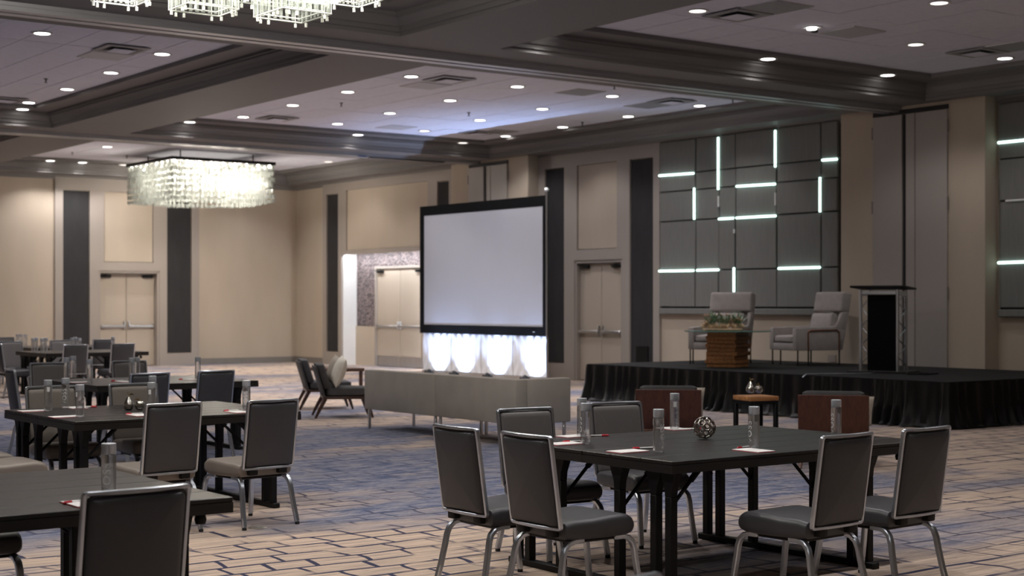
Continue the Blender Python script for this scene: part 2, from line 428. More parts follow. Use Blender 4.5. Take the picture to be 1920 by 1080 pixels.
# overhead tracks of the movable walls
for n, (yy, zz) in enumerate(((16.03, 4.655), (27.66, 4.68))):
    x0, x1 = RX0, XR - .32
    mb = MB().box((x0, yy-.17, zz), (x1, yy-.035, ZS+.002)).box((x0, yy+.035, zz), (x1, yy+.17, ZS+.002)).box((x0, yy-.2, zz+.045), (x1, yy+.2, ZS+.003))
    tr = S(mb.build('trim_%d' % (7 + n), M['track'], smooth=False))
    MB().box((x0, yy-.035, zz+.03), (x1, yy+.035, zz+.046)).build('slot', M['gap'], tr, smooth=False)
    if n:
        a = P(641, 297, zz); b = P(661, 297, zz)
        MB().box((a[0], yy-.19, zz-.012), (b[0], yy-.1, zz)).build('blue_tag', M['bluecloth'], tr, smooth=False)
        MB().box((b[0]+.1, yy-.15, zz-.02), (b[0]+2.0, yy-.05, zz)).build('seal_strip', M['gap'], tr, smooth=False)

RW = lambda X: Matrix(((0,-1,0,X),(1,0,0,0),(0,0,1,0),(0,0,0,1)))       # (along wall, out of wall, up) -> world, right-hand wall
BW = Matrix(((1,0,0,0),(0,-1,0,YB),(0,0,1,0),(0,0,0,1)))
rfn = lambda X: (lambda u, v, w_: (X - w_, u, v))
bfn = lambda off: (lambda u, v, w_: (u, YB - off - w_, v))
Yr = lambda px, X=None: PW(px, 500, X)[0]
Zr = lambda px, py, X=None: PW(px, py, X)[1]

# right-hand wall: portal and door openings cut through
port = (Yr(812), Yr(643), 0, Zr(650, 474))
d2 = (Yr(1170), Yr(1080), 0, Zr(1125, 487))
mb = MB(); hole_grid(mb, RY0, YB, 0, ZS + .02, [port, d2], rfn(XR))
for (h, dp) in ((port, .42), (d2, .12)):
    for (p, q) in (((h[0],h[2]),(h[0],h[3])), ((h[0],h[3]),(h[1],h[3])), ((h[1],h[3]),(h[1],h[2]))):
        mb.add([(XR,p[0],p[1]),(XR,q[0],q[1]),(XR+dp,q[0],q[1]),(XR+dp,p[0],p[1])], [(0,1,2,3)])
wall_r = S(mb.build('wall_right', M['wall'], smooth=False))
S(MB().box((RX0-.1, RY0, 0), (RX0, YB, ZS)).build('wall_left', M['wall'], smooth=False))
S(MB().box((RX0-.1, RY0-.1, 0), (XR+.1, RY0, ZS)).build('wall_front', M['wall'], smooth=False))
d1 = (PB(183, 500)[0], PB(298, 500)[0], 0, PB(240, 508)[1])
mb = MB(); hole_grid(mb, RX0, XR + .5, 0, ZS + .02, [d1], bfn(0))
for (p, q) in (((d1[0],0),(d1[0],d1[3])), ((d1[0],d1[3]),(d1[1],d1[3])), ((d1[1],d1[3]),(d1[1],0))):
    mb.add([(p[0],YB,p[1]),(q[0],YB,q[1]),(q[0],YB+.25,q[1]),(p[0],YB+.25,p[1])], [(0,1,2,3)])
wall_b = S(mb.build('wall_back', M['wall'], smooth=False))

def surround(parent, u0, u1, z1, holes, fn, th=.05):
    mb = MB(); hole_grid(mb, u0, u1, 0, z1, holes, fn, th)
    return mb.build('surround', M['frame'], parent, smooth=False)
def wall_panel(parent, h, xf, m, w0=.002, w1=.022, name='panel'):
    return MB().box((h[0]+.015, w0, h[2]+.015), (h[1]-.015, w1, h[3]-.015), xf).build(name, m, parent, smooth=False)
# back wall: door bay with two charcoal strips
zt = PB(150, 357)[1]; zb = PB(330, 662)[1]
hb = [(PB(117,0)[0], PB(167,0)[0], zb, zt), (PB(312,0)[0], PB(358,0)[0], zb, zt), (PB(194,0)[0], PB(286,0)[0], PB(240,492)[1], zt)]
surround(wall_b, PB(102,0)[0], PB(372,0)[0], ZS, hb + [d1], bfn(.05))
for h, m in zip(hb, ('dark','dark','wall')): wall_panel(wall_b, h, BW, M[m])
# right wall: portal bay and door bay
zt, zb = Zr(640, 362), Zr(640, 660)
h1 = [(Yr(637), Yr(615), zb, zt), (Yr(845), Yr(823), zb, zt), (Yr(805), Yr(652), Zr(652, 470), zt + .05), port]
surround(wall_r, Yr(852), Yr(608), ZS, h1, rfn(XR - .05))
for h, m in zip(h1, ('dark','dark','wall')): wall_panel(wall_r, h, RW(XR), M[m])
h2 = [(Yr(1061), Yr(1025), zb, zt), (Yr(1228), Yr(1184), zb, zt), (Yr(1160), Yr(1085), Zr(1085, 469), zt), d2]
surround(wall_r, Yr(1240), Yr(1000), ZS, h2, rfn(XR - .05))
for h, m in zip(h2, ('dark','dark','wall')): wall_panel(wall_r, h, RW(XR), M[m])
MB().box((Yr(1218), .022, .25), (Yr(1196), .05, .75), RW(XR)).build('return_grille', M['black'], wall_r, smooth=False)
pl = PW(1560, 672)
MB().box((pl[0]-.09, .001, pl[1]-.06), (pl[0]+.09, .012, pl[1]+.06), RW(XR)).build('outlet_plate', M['frame'], wall_r, smooth=False)

def baseboard(name, segs, xf):
    mb = MB()
    for a, b in segs: mb.box((a, 0, 0), (b, .025, .14), xf).box((a, 0, .14), (b, .016, .155), xf)
    return S(mb.build(name, M['base'], smooth=False))
baseboard('baseboard_back', [(RX0, PB(102,0)[0]), (PB(372,0)[0], XR)], BW)
baseboard('baseboard_right', [(Yr(608), YB), (RY0, Yr(1240))], RW(XR))
# wall cornice under the soffit on the two visible walls
def cornice(n, a, b, xf):
    prof = [(0,ZS-.10),(.02,ZS-.10),(.03,ZS-.06),(.07,ZS-.03),(.08,ZS),(0,ZS)]
    rings = [[(u, w_, z) for w_, z in prof] for u in (a, b)]
    return S(MB().loft(rings, xf=xf).build('trim_%d' % n, M['soffit'], smooth=False))
cornice(9, RX0, XR, BW); cornice(10, RY0, YB, RW(XR))

def double_door(n, h, xf, depth, m, kick=False):
    root = S(MB().box((h[0], -depth-.03, 0), (h[0]+.06, .03, h[3]), xf).box((h[1]-.06, -depth-.03, 0), (h[1], .03, h[3]), xf)
             .box((h[0]+.06, -depth-.03, h[3]-.06), (h[1]-.06, .03, h[3]), xf).build('door_%d' % n, M['frame'], smooth=False))
    c = (h[0] + h[1]) / 2
    for a, b, s in ((h[0]+.065, c-.006, 1), (c+.006, h[1]-.065, -1)):
        lf = MB().box((a, -depth, .012), (b, -depth+.045, h[3]-.065), xf).build('door_leaf', m, root, bevel=.004, smooth=False)
        w0 = -depth + .045
        MB().box((a+.05, w0+.035, .98), (b-.03, w0+.075, 1.04), xf).box((a+.06, w0, .97), (a+.16, w0+.04, 1.05), xf).box((b-.14, w0, .97), (b-.04, w0+.04, 1.05), xf).build('push_bar', M['steel'], lf, bevel=.008)
        e = b - .07 if s > 0 else a + .03
        MB().rbox((e, w0, .94), (e+.04, w0+.05, 1.14), .008, 2, xf).build('lock_case', M['steel'], lf)
        e = a + .05 if s > 0 else b - .33
        MB().rbox((e, w0, h[3]-.17), (e+.28, w0+.06, h[3]-.10), .01, 2, xf).box((e+.1, w0+.06, h[3]-.12), (e+.14, w0+.22, h[3]-.105), xf).build('door_closer', M['black'], lf)
        if kick: MB().box((a+.015, w0, .02), (b-.015, w0+.004, .27), xf).build('kick_plate', M['steel'], lf, smooth=False)
    return root
double_door(1, d1, BW, .20, M['door'])
double_door(2, d2, RW(XR), .10, M['door'])
# portal: mosaic niche with its own double door, lit from a hidden cove and an added jamb strip
XN = XR + .40
pc = (port[0] + port[1]) / 2; ph_ = Yr(704, XN) - pc
pd = (pc - ph_, pc + ph_, 0, Zr(700, 500, XN))
niche = S(hole_grid(MB(), port[0], port[1], 1.0, port[3], [pd], rfn(XN)).build('wall_niche', M['mosaic'], smooth=False))
MB().box((port[0], 0, 0), (pd[0], .03, 1.0), RW(XN)).box((pd[1], 0, 0), (port[1], .03, 1.0), RW(XN)).build('wainscot', M['wall'], niche, smooth=False)
MB().box((port[0], -.25, 0), (port[1], -.2, port[3]), RW(XN)).build('backing', M['frame'], niche, smooth=False)
double_door(3, (pd[0], pd[1], 0, pd[3]), RW(XN), .06, M['door'], True)
for u in (port[0], port[1] - .02):
    MB().box((u, .0, 0), (u+.02, .40, port[3]), RW(XN)).build('side_lining', M['white_metal'], niche, smooth=False)
MB().box((port[0]-.06, .375, port[3]-.05), (port[1]+.06, .46, port[3]+.06), RW(XN)).build('pelmet', M['frame'], niche, smooth=False)
MB().box((port[0]+.05, .33, port[3]-.03), (port[1]-.05, .37, port[3]-.01), RW(XN)).build('cove_light', M['cove'], niche, smooth=False)
MB().box((port[0]+.021, .33, .3), (port[0]+.04, .36, port[3]-.06), RW(XN)).build('cove_light', M['cove'], niche, smooth=False)  # added strip on the unseen jamb, brightens the lining opposite
def strip_lamp(name, loc, sx, sy, watts, col, direction):
    d = bpy.data.lights.new(name, 'AREA'); d.shape = 'RECTANGLE'; d.size = sx; d.size_y = sy; d.energy = watts; d.color = col
    o = bpy.data.objects.new(name, d); COL.objects.link(o); o.parent = niche; o.location = loc
    o.rotation_euler = Vector(direction).to_track_quat('-Z', 'Y').to_euler(); return o
strip_lamp('cove_lamp', (XN-.32, pc, port[3]-.045), .05, port[1]-port[0]-.1, 40, (.92,.95,1), (.35,0,-1)).rotation_euler = (0, R(-19), 0)
o = strip_lamp('cove_lamp', (XN-.30, port[0]+.05, port[3]/2), .05, port[3]-.4, 45, (.90,.94,1), (0,1,0)); o.rotation_euler = (R(90), 0, 0); o.data.size, o.data.size_y = .05, port[3]-.4  # added lamp for the unseen jamb strip

# piers with the folded movable walls' pocket doors
def pier(n, px0, px1, xa, xb, xg, xl):
    X = XR - .33
    y1, y0 = Yr(px0, X), Yr(px1, X)
    g0, g1 = Yr(xa, X), Yr(xb, X)
    o = S(MB().box((X, y0, 0), (XR+.01, y1, ZS+.01)).build('trim_%d' % n, M['wall'], smooth=False))
    zt = ZS - .13
    mid1, mid0 = Yr(xg[0], X), Yr(xg[1], X); m2 = Yr(xl, X)
    for a, b in ((g0, mid1), (m2, g1), (mid0, m2)):
        lo, hi = min(a, b), max(a, b)
        p = MB().box((lo+.008, 0, .02), (hi-.008, .035, zt), RW(X)).build('pocket_door', M['pocket'], o, bevel=.004, smooth=False)
    MB().box((min(mid0,mid1), 0, .0), (max(mid0,mid1), .012, zt), RW(X)).build('seal', M['gap'], o, smooth=False)
    MB().box((min(g0,g1), 0, zt+.005), (max(g0,g1), .02, zt+.075), RW(X)).build('header_slot', M['gap'], o, smooth=False)
    for z in (.35, 1.75, 3.15, 4.35):
        for g, s in ((g0, -1), (g1, 1)):
            MB().tube([(g, .03, z-.1), (g, .03, z+.1)], .014, 8, xf=RW(X)).build('hinge', M['base'], o)
    return o
pier(11, 846, 990, 880, 953, (909, 914), 922)
pier(12, 1577, 1847, 1638, 1779, (1694, 1700), 1718)
# charcoal floor-standing shadow gap at far side of pier is part of the wall

# grey acoustic wall panels with light strips let into the joints
def acoustic(label, pxs, leds, z_of, dead=()):
    o = thing('acoustic_wall_panel', label, 'wall panel', (XR - .001, (Yr(pxs[0]) + Yr(pxs[-1])) / 2, 0))
    oy = o.location.y
    xf = Matrix(((0,-1,0,0),(1,0,0,-oy),(0,0,1,0),(0,0,0,1)))
    Ys = [Yr(p) for p in pxs]
    MB().box((Ys[-1], 0, z_of[-1]-.05), (Ys[0], .03, z_of[0]), xf).build('backing_board', M['acoustic_joint'], o, smooth=False)
    MB().box((Ys[-1], 0, z_of[-1]-.13), (Ys[0], .10, z_of[-1]-.02), xf).build('bottom_rail', M['acoustic'], o, smooth=False, bevel=.01)
    for a, b in zip(Ys, Ys[1:]):
        for zt_, zb_ in zip(z_of, z_of[1:]):
            th = random.choice((.075, .085, .095))
            MB().box((b+.012, .03, zb_+.012), (a-.012, th, zt_-.012), xf).build('panel', M['acoustic'], o, bevel=.008, smooth=False)
    for (x0, y0, x1, y1) in leds:
        u0, v0 = PW(x0, y0); u1, v1 = PW(x1, y1)
        MB().tube([(u0, .10, v0), (u1, .10, v1)], .020, 8, xf=xf, up=(0,1,0)).build('light_strip', M['led'], o)
    for (x0, y0, x1, y1) in dead:
        u0, v0 = PW(x0, y0); u1, v1 = PW(x1, y1)
        MB().tube([(u0, .09, v0), (u1, .09, v1)], .02, 8, xf=xf, up=(0,1,0)).build('unlit_strip', M['white_metal'], o)
    return o
LV = [Zr(1242, y) for y in (268, 330, 362, 417, 509, 576)]
acoustic('grey fabric wall panel grid with glowing green-white light strips above the black stage', [1242, 1310, 1354, 1385, 1462, 1545, 1577],
         [(1243,330,1308,325.5), (1309,353,1309,412), (1354,258,1354,356), (1388,350,1461,345.5), (1461,245,1461,314), (1549,301,1577,299), (1545,333,1545,398),
          (1355,411,1383,409.5), (1388,409,1462,405), (1243,508.5,1308,507.5), (1314,507,1355,506), (1467,503.5,1545,501.5), (1383.5,502,1383.5,553)], LV,
         [(1461,362,1461,385), (1354,368,1354,388), (1383.5,430,1383.5,438)])
acoustic('grey fabric wall panel grid cut by the right frame edge, beyond the stage pier', [1878, 1960, 2030, 2120, 2200],
         [(1879,268.5,1945,262), (1879,493,1945,490.5)], [Zr(1878, y) for y in (195, 268, 300, 378, 493, 578)], [(1893,377.5,1930,375)])
# ------------------------------------------------------------ projection screen, wave panels, uplights
XSC = 17.5
Ysc = lambda px: Yr(px, XSC)
a, b = Ysc(1028), Ysc(791)
oy = (a + b) / 2
scr = thing('projection_screen', 'large black-framed projection screen standing in front of the right-hand wall', 'projection screen', (XSC, oy, 0))
xf = Matrix(((0,-1,0,0),(1,0,0,-oy),(0,0,1,0),(0,0,0,1)))
zt, zb = Zr(1028, 366, XSC), Zr(1028, 631, XSC)
MB().box((a, 0, zb), (b, .05, zt), xf).build('frame', M['screen_frame'], scr, smooth=False) if False else None
mb = MB(); hole_grid(mb, a, b, zb, zt, [(a+.11, b-.16, zb+.18, zt-.20)], lambda u, v, w_: tuple(xf @ Vector((u, .05 + w_, v))), .05)
mb.build('frame', M['screen_frame'], scr, smooth=False)
MB().box((a+.05, .005, zb+.1), (b-.05, .046, zt-.1), xf).build('screen_fabric', M['screen'], scr, smooth=False)
MB().box((a+.2, -.02, zb+.05), (b-.2, .0, zt-.05), xf).build('backing', M['black'], scr, smooth=False)
pz = [(a-.03, .06, zb-.05), (a-.03, .06, zt+.05)]
MB().tube(pz, .016, 8, xf=xf).lathe([(0,zt+.05),(.035,zt+.07),(.045,zt+.1),(.03,zt+.13),(0,zt+.14)], 12, tuple(xf @ Vector((a-.03,.06,0)))).build('corner_pole', M['steel'], scr)
for u in (a+.12, b-.12):
    MB().box((u-.03, -.06, 0), (u+.03, -.0, zb+.1), xf).box((u-.03, -.5, 0), (u+.03, .0, .04), xf).build('leg', M['black'], scr, smooth=False)
MB().box((a+.35, .053, zb+.075), (a+.41, .056, zb+.085), xf).build('nameplate', M['sticker'], scr, smooth=False)
sk = thing('wave_panel_skirt', 'row of white wave-textured panels glowing with uplight under the projection screen', 'wall panel', (XSC, oy, 0))
n = 4; wd = (b - a - .1) / n
for i in range(n):
    u0 = a + .03 + i * wd
    def fn(s_, t, u0=u0):
        c = (s_ - .5) * 2; e = math.cos((t - .5) * 3.1416)
        h = .009 * math.sin(15 * (abs(c) - .35 * (t - .5) ** 2 * 4))
        return tuple(xf @ Vector((u0 + .006 + s_ * (wd - .012), .02 + h, .20 + t * (zb - .20))))
    MB().grid(fn, 48, 12).build('wave_panel', M['wave'], sk)
MB().box((a+.02, -.04, 0), (b-.05, .03, .19), xf).box((a+.03, -.02, .19), (b-.06, -.005, zb), xf).build('plinth', M['frame'], sk, smooth=False)
can0 = None
for i, px in enumerate((1007, 936, 873, 826)):
    yy = Yr(px, XSC); loc = (XSC - .30, yy, 0)
    lab = 'black floor uplight can at the foot of the wave panels, %s from the stage end' % ORD[i]
    if can0 is None:
        can0 = thing('floor_uplight', lab, 'uplight', loc, 0, 'uplights under the screen')
        tl = Matrix.Translation((0,0,.12)) @ Matrix.Rotation(R(42), 4, 'Y')
        MB().lathe([(0,-.10),(.07,-.10),(.095,-.06),(.10,.0),(.10,.12),(.092,.125),(.09,.10),(0,.09)], 20, xf=tl @ Matrix.Scale(.8,4)).build('lamp_housing', M['black'], can0)
        MB().lathe([(0,.093),(.085,.098),(.085,.104),(0,.106)], 18, xf=tl @ Matrix.Scale(.8,4)).build('lens', emis('uplight_lens', (.75,.85,1), 6), can0)
        MB().box((-.12,-.13,0), (.12,.13,.02)).box((-.02,.105,.0), (.02,.125,.2)).box((-.02,-.125,0), (.02,-.105,.2)).build('yoke', M['black'], can0, bevel=.004)
        d = bpy.data.lights.new('uplight_lamp', 'AREA'); d.shape = 'RECTANGLE'; d.size = .05; d.size_y = .26; d.energy = UPLIGHT_W; d.color = BLUE_COL; d.spread = R(104)
        o = bpy.data.objects.new('uplight_lamp', d); COL.objects.link(o); o.parent = can0; o.location = (.15,0,.165); o.rotation_euler = (0, R(180+16), 0)
    else: dup(can0, loc, 0, lab)

# ------------------------------------------------------------ stage
sx0, sx1, sy0, sy1, sz = 15.85, 19.42, 12.15, 19.35, .60
stg = thing('stage', 'low black stage platform with a pleated skirt against the right-hand wall', 'stage', ((sx0+sx1)/2, (sy0+sy1)/2, 0))
L0 = stg.location.copy()
nb = 3
for j in range(3):
    ya, yb = sy0 + (sy1-sy0)*j/3, sy0 + (sy1-sy0)*(j+1)/3
    for i in range(2):
        xa, xb = sx0 + (sx1-sx0)*i/2, sx0 + (sx1-sx0)*(i+1)/2
        MB().box((xa-L0.x+.002, ya-L0.y+.002, sz-.06), (xb-L0.x-.002, yb-L0.y-.002, sz)).build('deck_board', M['stage_top'], stg, bevel=.004, smooth=False)
MB().box((sx0-L0.x+.3, sy0-L0.y+.3, 0), (sx1-L0.x-.3, sy1-L0.y-.3, sz-.07)).build('understructure', M['black'], stg, smooth=False)
path = []
def walk(p, q, step):
    d = math.dist(p, q); k = max(1, int(d / step)); return [(p[0]+(q[0]-p[0])*i/k, p[1]+(q[1]-p[1])*i/k) for i in range(k)]
pts = walk((sx1, sy1), (sx0, sy1), .022) + walk((sx0, sy1), (sx0, sy0), .022) + walk((sx0, sy0), (sx1, sy0), .022) + [(sx1, sy0)]
rows = (sz-.012, sz-.10, sz-.3, .22, .06, .006)
v, f = [], []
rg = random.Random(3); ph = 0; phs = []
for i in range(len(pts)):
    ph += .55 * (1 + .5 * math.sin(i * .13) + .3 * rg.random()); phs.append(ph)
for k, z in enumerate(rows):
    for i, p in enumerate(pts):
        a_, b_ = pts[max(i-1,0)], pts[min(i+1,len(pts)-1)]
        tx, ty = b_[0]-a_[0], b_[1]-a_[1]; l = math.hypot(tx, ty) or 1
        nx_, ny_ = ty/l, -tx/l           # outward
        flare = (.012, .02, .035, .05, .085, .13)[k]; amp = (.008, .014, .022, .03, .04, .055)[k]
        bn = 1 + .7 * math.sin(i * .045 + 1.3) * (k > 2) + (.5 * math.sin(i * .21) if k > 3 else 0)
        d = flare + amp * math.sin(phs[i]) * bn
        v.append((p[0] - nx_*d*-1 - L0.x, p[1] + ny_*d - L0.y, z + (.02 * abs(math.sin(phs[i] * .37)) if k == 5 else 0)))
n = len(pts)
for k in range(len(rows)-1):
    for i in range(n-1): f.append((k*n+i, k*n+i+1, (k+1)*n+i+1, (k+1)*n+i))
MB().add(v, f).build('skirt', M['skirt'], stg)
# ------------------------------------------------------------ banquet chair (faces +Y, origin on the floor)
def rrect(w_, h, r, n=5):
    out = []
    for cx, cy, a0 in ((w_/2-r, h/2-r, 0), (-w_/2+r, h/2-r, 90), (-w_/2+r, -h/2+r, 180), (w_/2-r, -h/2+r, 270)):
        for k in range(n + 1):
            a = R(a0 + 90 * k / n); out.append((cx + r * math.cos(a), cy + r * math.sin(a)))
    return out
def back_pt(x, z, off=0):
    """leaning, gently curved plane of the backrest"""
    y = -.283 - (z - .42) * .145 - .022 * (1 - (x / .21) ** 2)
    return (x, y + off, z)
def make_chair(name, label, seat_m):
    t = thing(name, label, 'chair')
    # seat cushion with a waterfall front
    rings = []
    st = [(-.262,.93,.380,.440), (-.255,.98,.366,.452), (-.20,1,.360,.462), (-.08,1,.357,.462), (.04,1,.355,.470), (.12,1,.356,.474), (.17,1,.360,.468), (.198,.985,.368,.452), (.210,.95,.385,.432)]
    for y, k, z0, z1 in st:
        rings.append([(p[0]*k, y, (z0+z1)/2 + p[1]) for p in rrect(.452, z1-z0, min(.032,(z1-z0)*.42))])
    MB().loft(rings).build('seat', seat_m, t)
    MB().rbox((-.185,-.20,.338), (.185,.14,.362), .01).build('seat_pan', M['black'], t)
    # upholstered back: pad towards the sitter, pad behind, dark welt between
    def pad(off0, bulge, m, nm):
        out = rrect(.392, .452, .022, 4); ring0 = [back_pt(x, .662+z, off0) for x, z in out]
        mb = MB(); rr = []
        for k, s_ in ((1.0,0),(.985,.55),(.95,.85),(.85,1.0),(.5,1.12),(.02,1.15)):
            rr.append([back_pt(x*k if True else x, .662+z*k, off0 + bulge*s_) for x, z in out])
        mb.loft(rr, caps=True); return mb.build(nm, m, t)
    pad(.002, .022, M['vinyl_f'] if seat_m is M['vinyl'] else M['vinyl_t'], 'backrest')
    pad(-.004, -.021, M['vinyl'], 'back_panel')
    out = rrect(.400, .460, .022, 4)
    MB().sweep([back_pt(x, .662+z, -.004) for x, z in out], [(.006*math.cos(k), .006*math.sin(k)) for k in (0,1.26,2.51,3.77,5.03)], True, (0,1,0)).build('welt', M['piping'], t)
    out = rrect(.420, .482, .012, 3)
    pts = []
    for i in range(len(out)):                      # subdivide the long sides so that the frame follows the curve
        a, b = out[i], out[(i+1) % len(out)]
        k = max(1, int(math.dist(a, b) / .05))
        pts += [(a[0]+(b[0]-a[0])*j/k, a[1]+(b[1]-a[1])*j/k) for j in range(k)]
    MB().sweep([back_pt(x, .665+z, -.002) for x, z in pts], [(-.0085,-.0115),(.0085,-.0115),(.0085,.0115),(-.0085,.0115)], True, (0,1,0)).build('back_frame', M['alu'], t, bevel=.003)
    for s in (-1, 1):
        MB().rbox((s*.09,-.30,.375), (s*.16,-.235,.44), .008).build('back_bracket', M['black'], t)
        for nm, pth in (('rear', [(.185,-.12,.352),(.192,-.19,.352),(.198,-.228,.343),(.203,-.256,.318),(.207,-.270,.28),(.211,-.281,.22),(.219,-.304,.11),(.226,-.328,.018)]),
                        ('front', [(.185,.09,.350),(.190,.15,.350),(.194,.182,.342),(.199,.208,.318),(.202,.220,.28),(.205,.228,.22),(.212,.245,.11),(.219,.262,.018)])):
            lg = MB().sweep([(s*p[0], p[1], p[2]) for p in pth], [(-.0135,-.0175),(.0135,-.0175),(.0135,.0175),(-.0135,.0175)], False, (1,0,0)).build('leg', M['alu'], t, bevel=.005)
            e = pth[-1]
            MB().lathe([(0,0),(.016,0),(.017,.012),(.012,.022),(0,.024)], 10, (s*e[0], e[1], 0)).build('glide', M['rubber'], lg)
    return t
M['vinyl_t'] = mat('taupe_vinyl_front', (.14,.122,.108), .5, 0, .04, (4,4,4), .05, 300, .4)  # same chair vinyl, warm light put into the colour
M['vinyl_f'] = mat('grey_vinyl_front', (.135,.125,.122), .5, 0, .04, (4,4,4), .05, 300, .4)  # same vinyl as the back panel, coloured lighter as the better-lit side
proto = {}
def chair(bx, by, deg, label, group, kind='grey'):
    """bx, by: middle of the backrest's top edge; deg: way it faces, 0 = +Y, -90 = +X"""
    a = R(deg); o = .345
    loc = (bx - math.sin(a) * o, by + math.cos(a) * o, 0)
    if kind not in proto:
        c = make_chair('banquet_chair', label, M['vinyl'] if kind == 'grey' else M['vinyl_tan'])  # tan kind: same vinyl, coloured as if under warm light
        c.location = loc; c.rotation_euler = (0,0,a); c['group'] = group; proto[kind] = c; return c
    return dup(proto[kind], loc, a, label, group, 'banquet_chair')
G1 = 'chairs around the right-hand table'; G2 = 'chairs around the middle table on the left'
chair(4.81, 7.02, -90, 'grey banquet chair side-on at the sphere table, farther of the two at its left end', G1)
chair(4.83, 6.39, -90, 'grey banquet chair side-on at the sphere table, nearer of the two at its left end', G1)
chair(5.98, 7.93, 176, 'grey banquet chair facing us behind the sphere table, next to the pale sofa', G1)
chair(6.84, 8.03, 174, 'grey banquet chair facing us behind the sphere table, next to a dark wood chair back', G1)
chair(6.165, 5.38, 4, 'grey banquet chair seen from behind at the near side of the sphere table, left one', G1)
chair(6.84, 5.40, 3, 'grey banquet chair seen from behind at the right corner of the sphere table', G1)
chair(2.40, 2.90, 2, 'banquet chair of which only the top rail corner shows at the bottom picture edge', 'chairs cut by the picture edge')
chair(4.35, 9.80, 5, 'grey-backed banquet chair with tan seat, left of the two at the pear-decor table', G2, 'tan')
chair(5.07, 9.72, 7, 'grey-backed banquet chair with tan seat, right of the two at the pear-decor table', G2, 'tan')
chair(4.42, 12.38, 180, 'taupe banquet chair facing us behind three bottles at the pear-decor table', G2, 'tan')
chair(5.12, 12.35, 180, 'taupe banquet chair facing us behind the silver pear decor', G2, 'tan')
chair(3.24, 10.92, -90, 'banquet chair with only its tan seat front showing, nearer of two at left edge', G2, 'tan')
chair(3.24, 11.62, -90, 'banquet chair with only its tan seat front showing, farther of two at left edge', G2, 'tan')
chair(2.24, 5.38, 4, 'grey banquet chair seen from behind in the left foreground, largest of all', 'chairs at the near left table')
chair(2.30, 8.02, 180, 'grey banquet chair mostly out of frame behind the near left table', 'chairs at the near left table')
G3 = 'chairs around the third table on the left'
chair(5.20, 15.75, -97, 'dark banquet chair side-on at the left end of the third table', G3)
chair(6.80, 14.27, 8, 'dark banquet chair seen from behind, right of the two at the third table', G3)
chair(6.02, 14.12, 6, 'dark banquet chair seen from behind, left of the two at the third table', G3)
chair(6.12, 17.24, 180, 'dark banquet chair facing us across the third table, behind three bottles', G3)
chair(7.10, 17.25, 180, 'dark banquet chair facing us across the third table, nearest the double doors', G3)
G4 = 'chairs at the far tables'
chair(9.15, 24.5, 3, 'small dark banquet chair seen from behind at the far table, left of the door', G4)
chair(10.05, 24.7, 3, 'small dark banquet chair seen from behind at the far table, in front of the door', G4)
chair(8.30, 25.8, -92, 'small banquet chair side-on at the left end of the far table', G4)
chair(9.0, 27.3, 180, 'small chair back showing above the far table, leftmost of that row', G4)
chair(10.0, 27.5, 180, 'small chair back showing above the far table beside a bottle cluster', G4)
chair(10.95, 27.85, 0, 'small chair back at the farthest table, below the charcoal strip', G4)
chair(9.95, 30.6, 180, 'small chair back at the farthest table, by the left picture edge', G4)

# ------------------------------------------------------------ folding banquet table, one 30 inch leaf (origin: floor under its near left corner)
TZ = .75
def make_table(label, Ln, la, lb, flip=False):
    t = thing('folding_table', label, 'table')
    W_ = .765; n = 3; pw = W_ / n
    for i in range(n):
        MB().box((0, i*pw+.002, TZ-.022), (Ln, (i+1)*pw-.002, TZ)).build('plank', M['plank'], t, bevel=.003, smooth=False)
    ap = MB().box((0,0,TZ-.068), (Ln,.025,TZ-.0225)).box((0,W_-.025,TZ-.068), (Ln,W_,TZ-.0225)).box((0,.025,TZ-.068), (.025,W_-.025,TZ-.0225)).box((Ln-.025,.025,TZ-.068), (Ln,W_-.025,TZ-.0225)).box((.025,.025,TZ-.04), (Ln-.025,W_-.025,TZ-.0225))
    ap.build('edge_band', M['plank'], t, smooth=False)
    ys = (.075, .195, .50) if not flip else (W_-.075, W_-.195, W_-.50)
    for x, s in ((la, 1), (lb, -1)):
        MB().rbox((x-.028, .004, .0), (x+.028, W_-.004, .04), .006, 1).build('foot_bar', M['black'], t)
        for y in ys:
            MB().box((x-.025, y-.025, .038), (x+.025, y+.025, TZ-.2)).loft([[(x-a_, y-b_, z), (x+a_, y-b_, z), (x+a_, y+b_, z), (x-a_, y+b_, z)] for a_, b_, z in ((.025,.025,TZ-.2),(.025,.03,TZ-.15),(.026,.055,TZ-.09),(.028,.06,TZ-.068))]).build('leg', M['black'], t, bevel=.003)
        for y in (ys[0]+(.06 if not flip else -.06), ys[2]):
            b = MB().tube([(x+s*.02, y, TZ-.30), (x+s*.20, y, TZ-.13)], .011, 8).build('brace', M['black'], t)
            MB().tube([(x+s*.20, y, TZ-.13), (x+s*.26, y, TZ-.075)], .018, 8).build('brace_sleeve', M['black'], b)
        for k, y in enumerate((.12, W_-.12)):
            xx = Ln-.10 if s < 0 else .10
            if s < 0: MB().lathe([(0,-.05),(.022,-.048),(.027,-.028),(.022,-.008),(.012,0),(.012,.01)], 12, (xx, y, TZ-.075)).build('bumper', M['rubber'], t)
    return t
def table_pair(x, y, Ln, la, lb, lab, nm2='nearer'):
    a = make_table(lab % 'near half', Ln, la, lb); a.location = (x, y, 0)
    b = make_table(lab % 'far half', Ln, la, lb, True); b.location = (x, y + .768, 0)
    for o in (a, b): o['group'] = 'folding tables'
    return a, b
TA = table_pair(5.53, 6.03, 2.11, .06, 1.66, 'dark plank-top folding table at right carrying the openwork sphere, %s')
TB = table_pair(3.95, 10.60, 1.83, .10, 1.62, 'dark plank-top folding table with silver fruit decor in the left middle, %s')
def copy_pair(src, x, y, lab):
    for s, q, dy in zip(src, ('near half', 'far half'), (0, .768)): dup(s, (x, y + dy, 0), 0, lab % q)
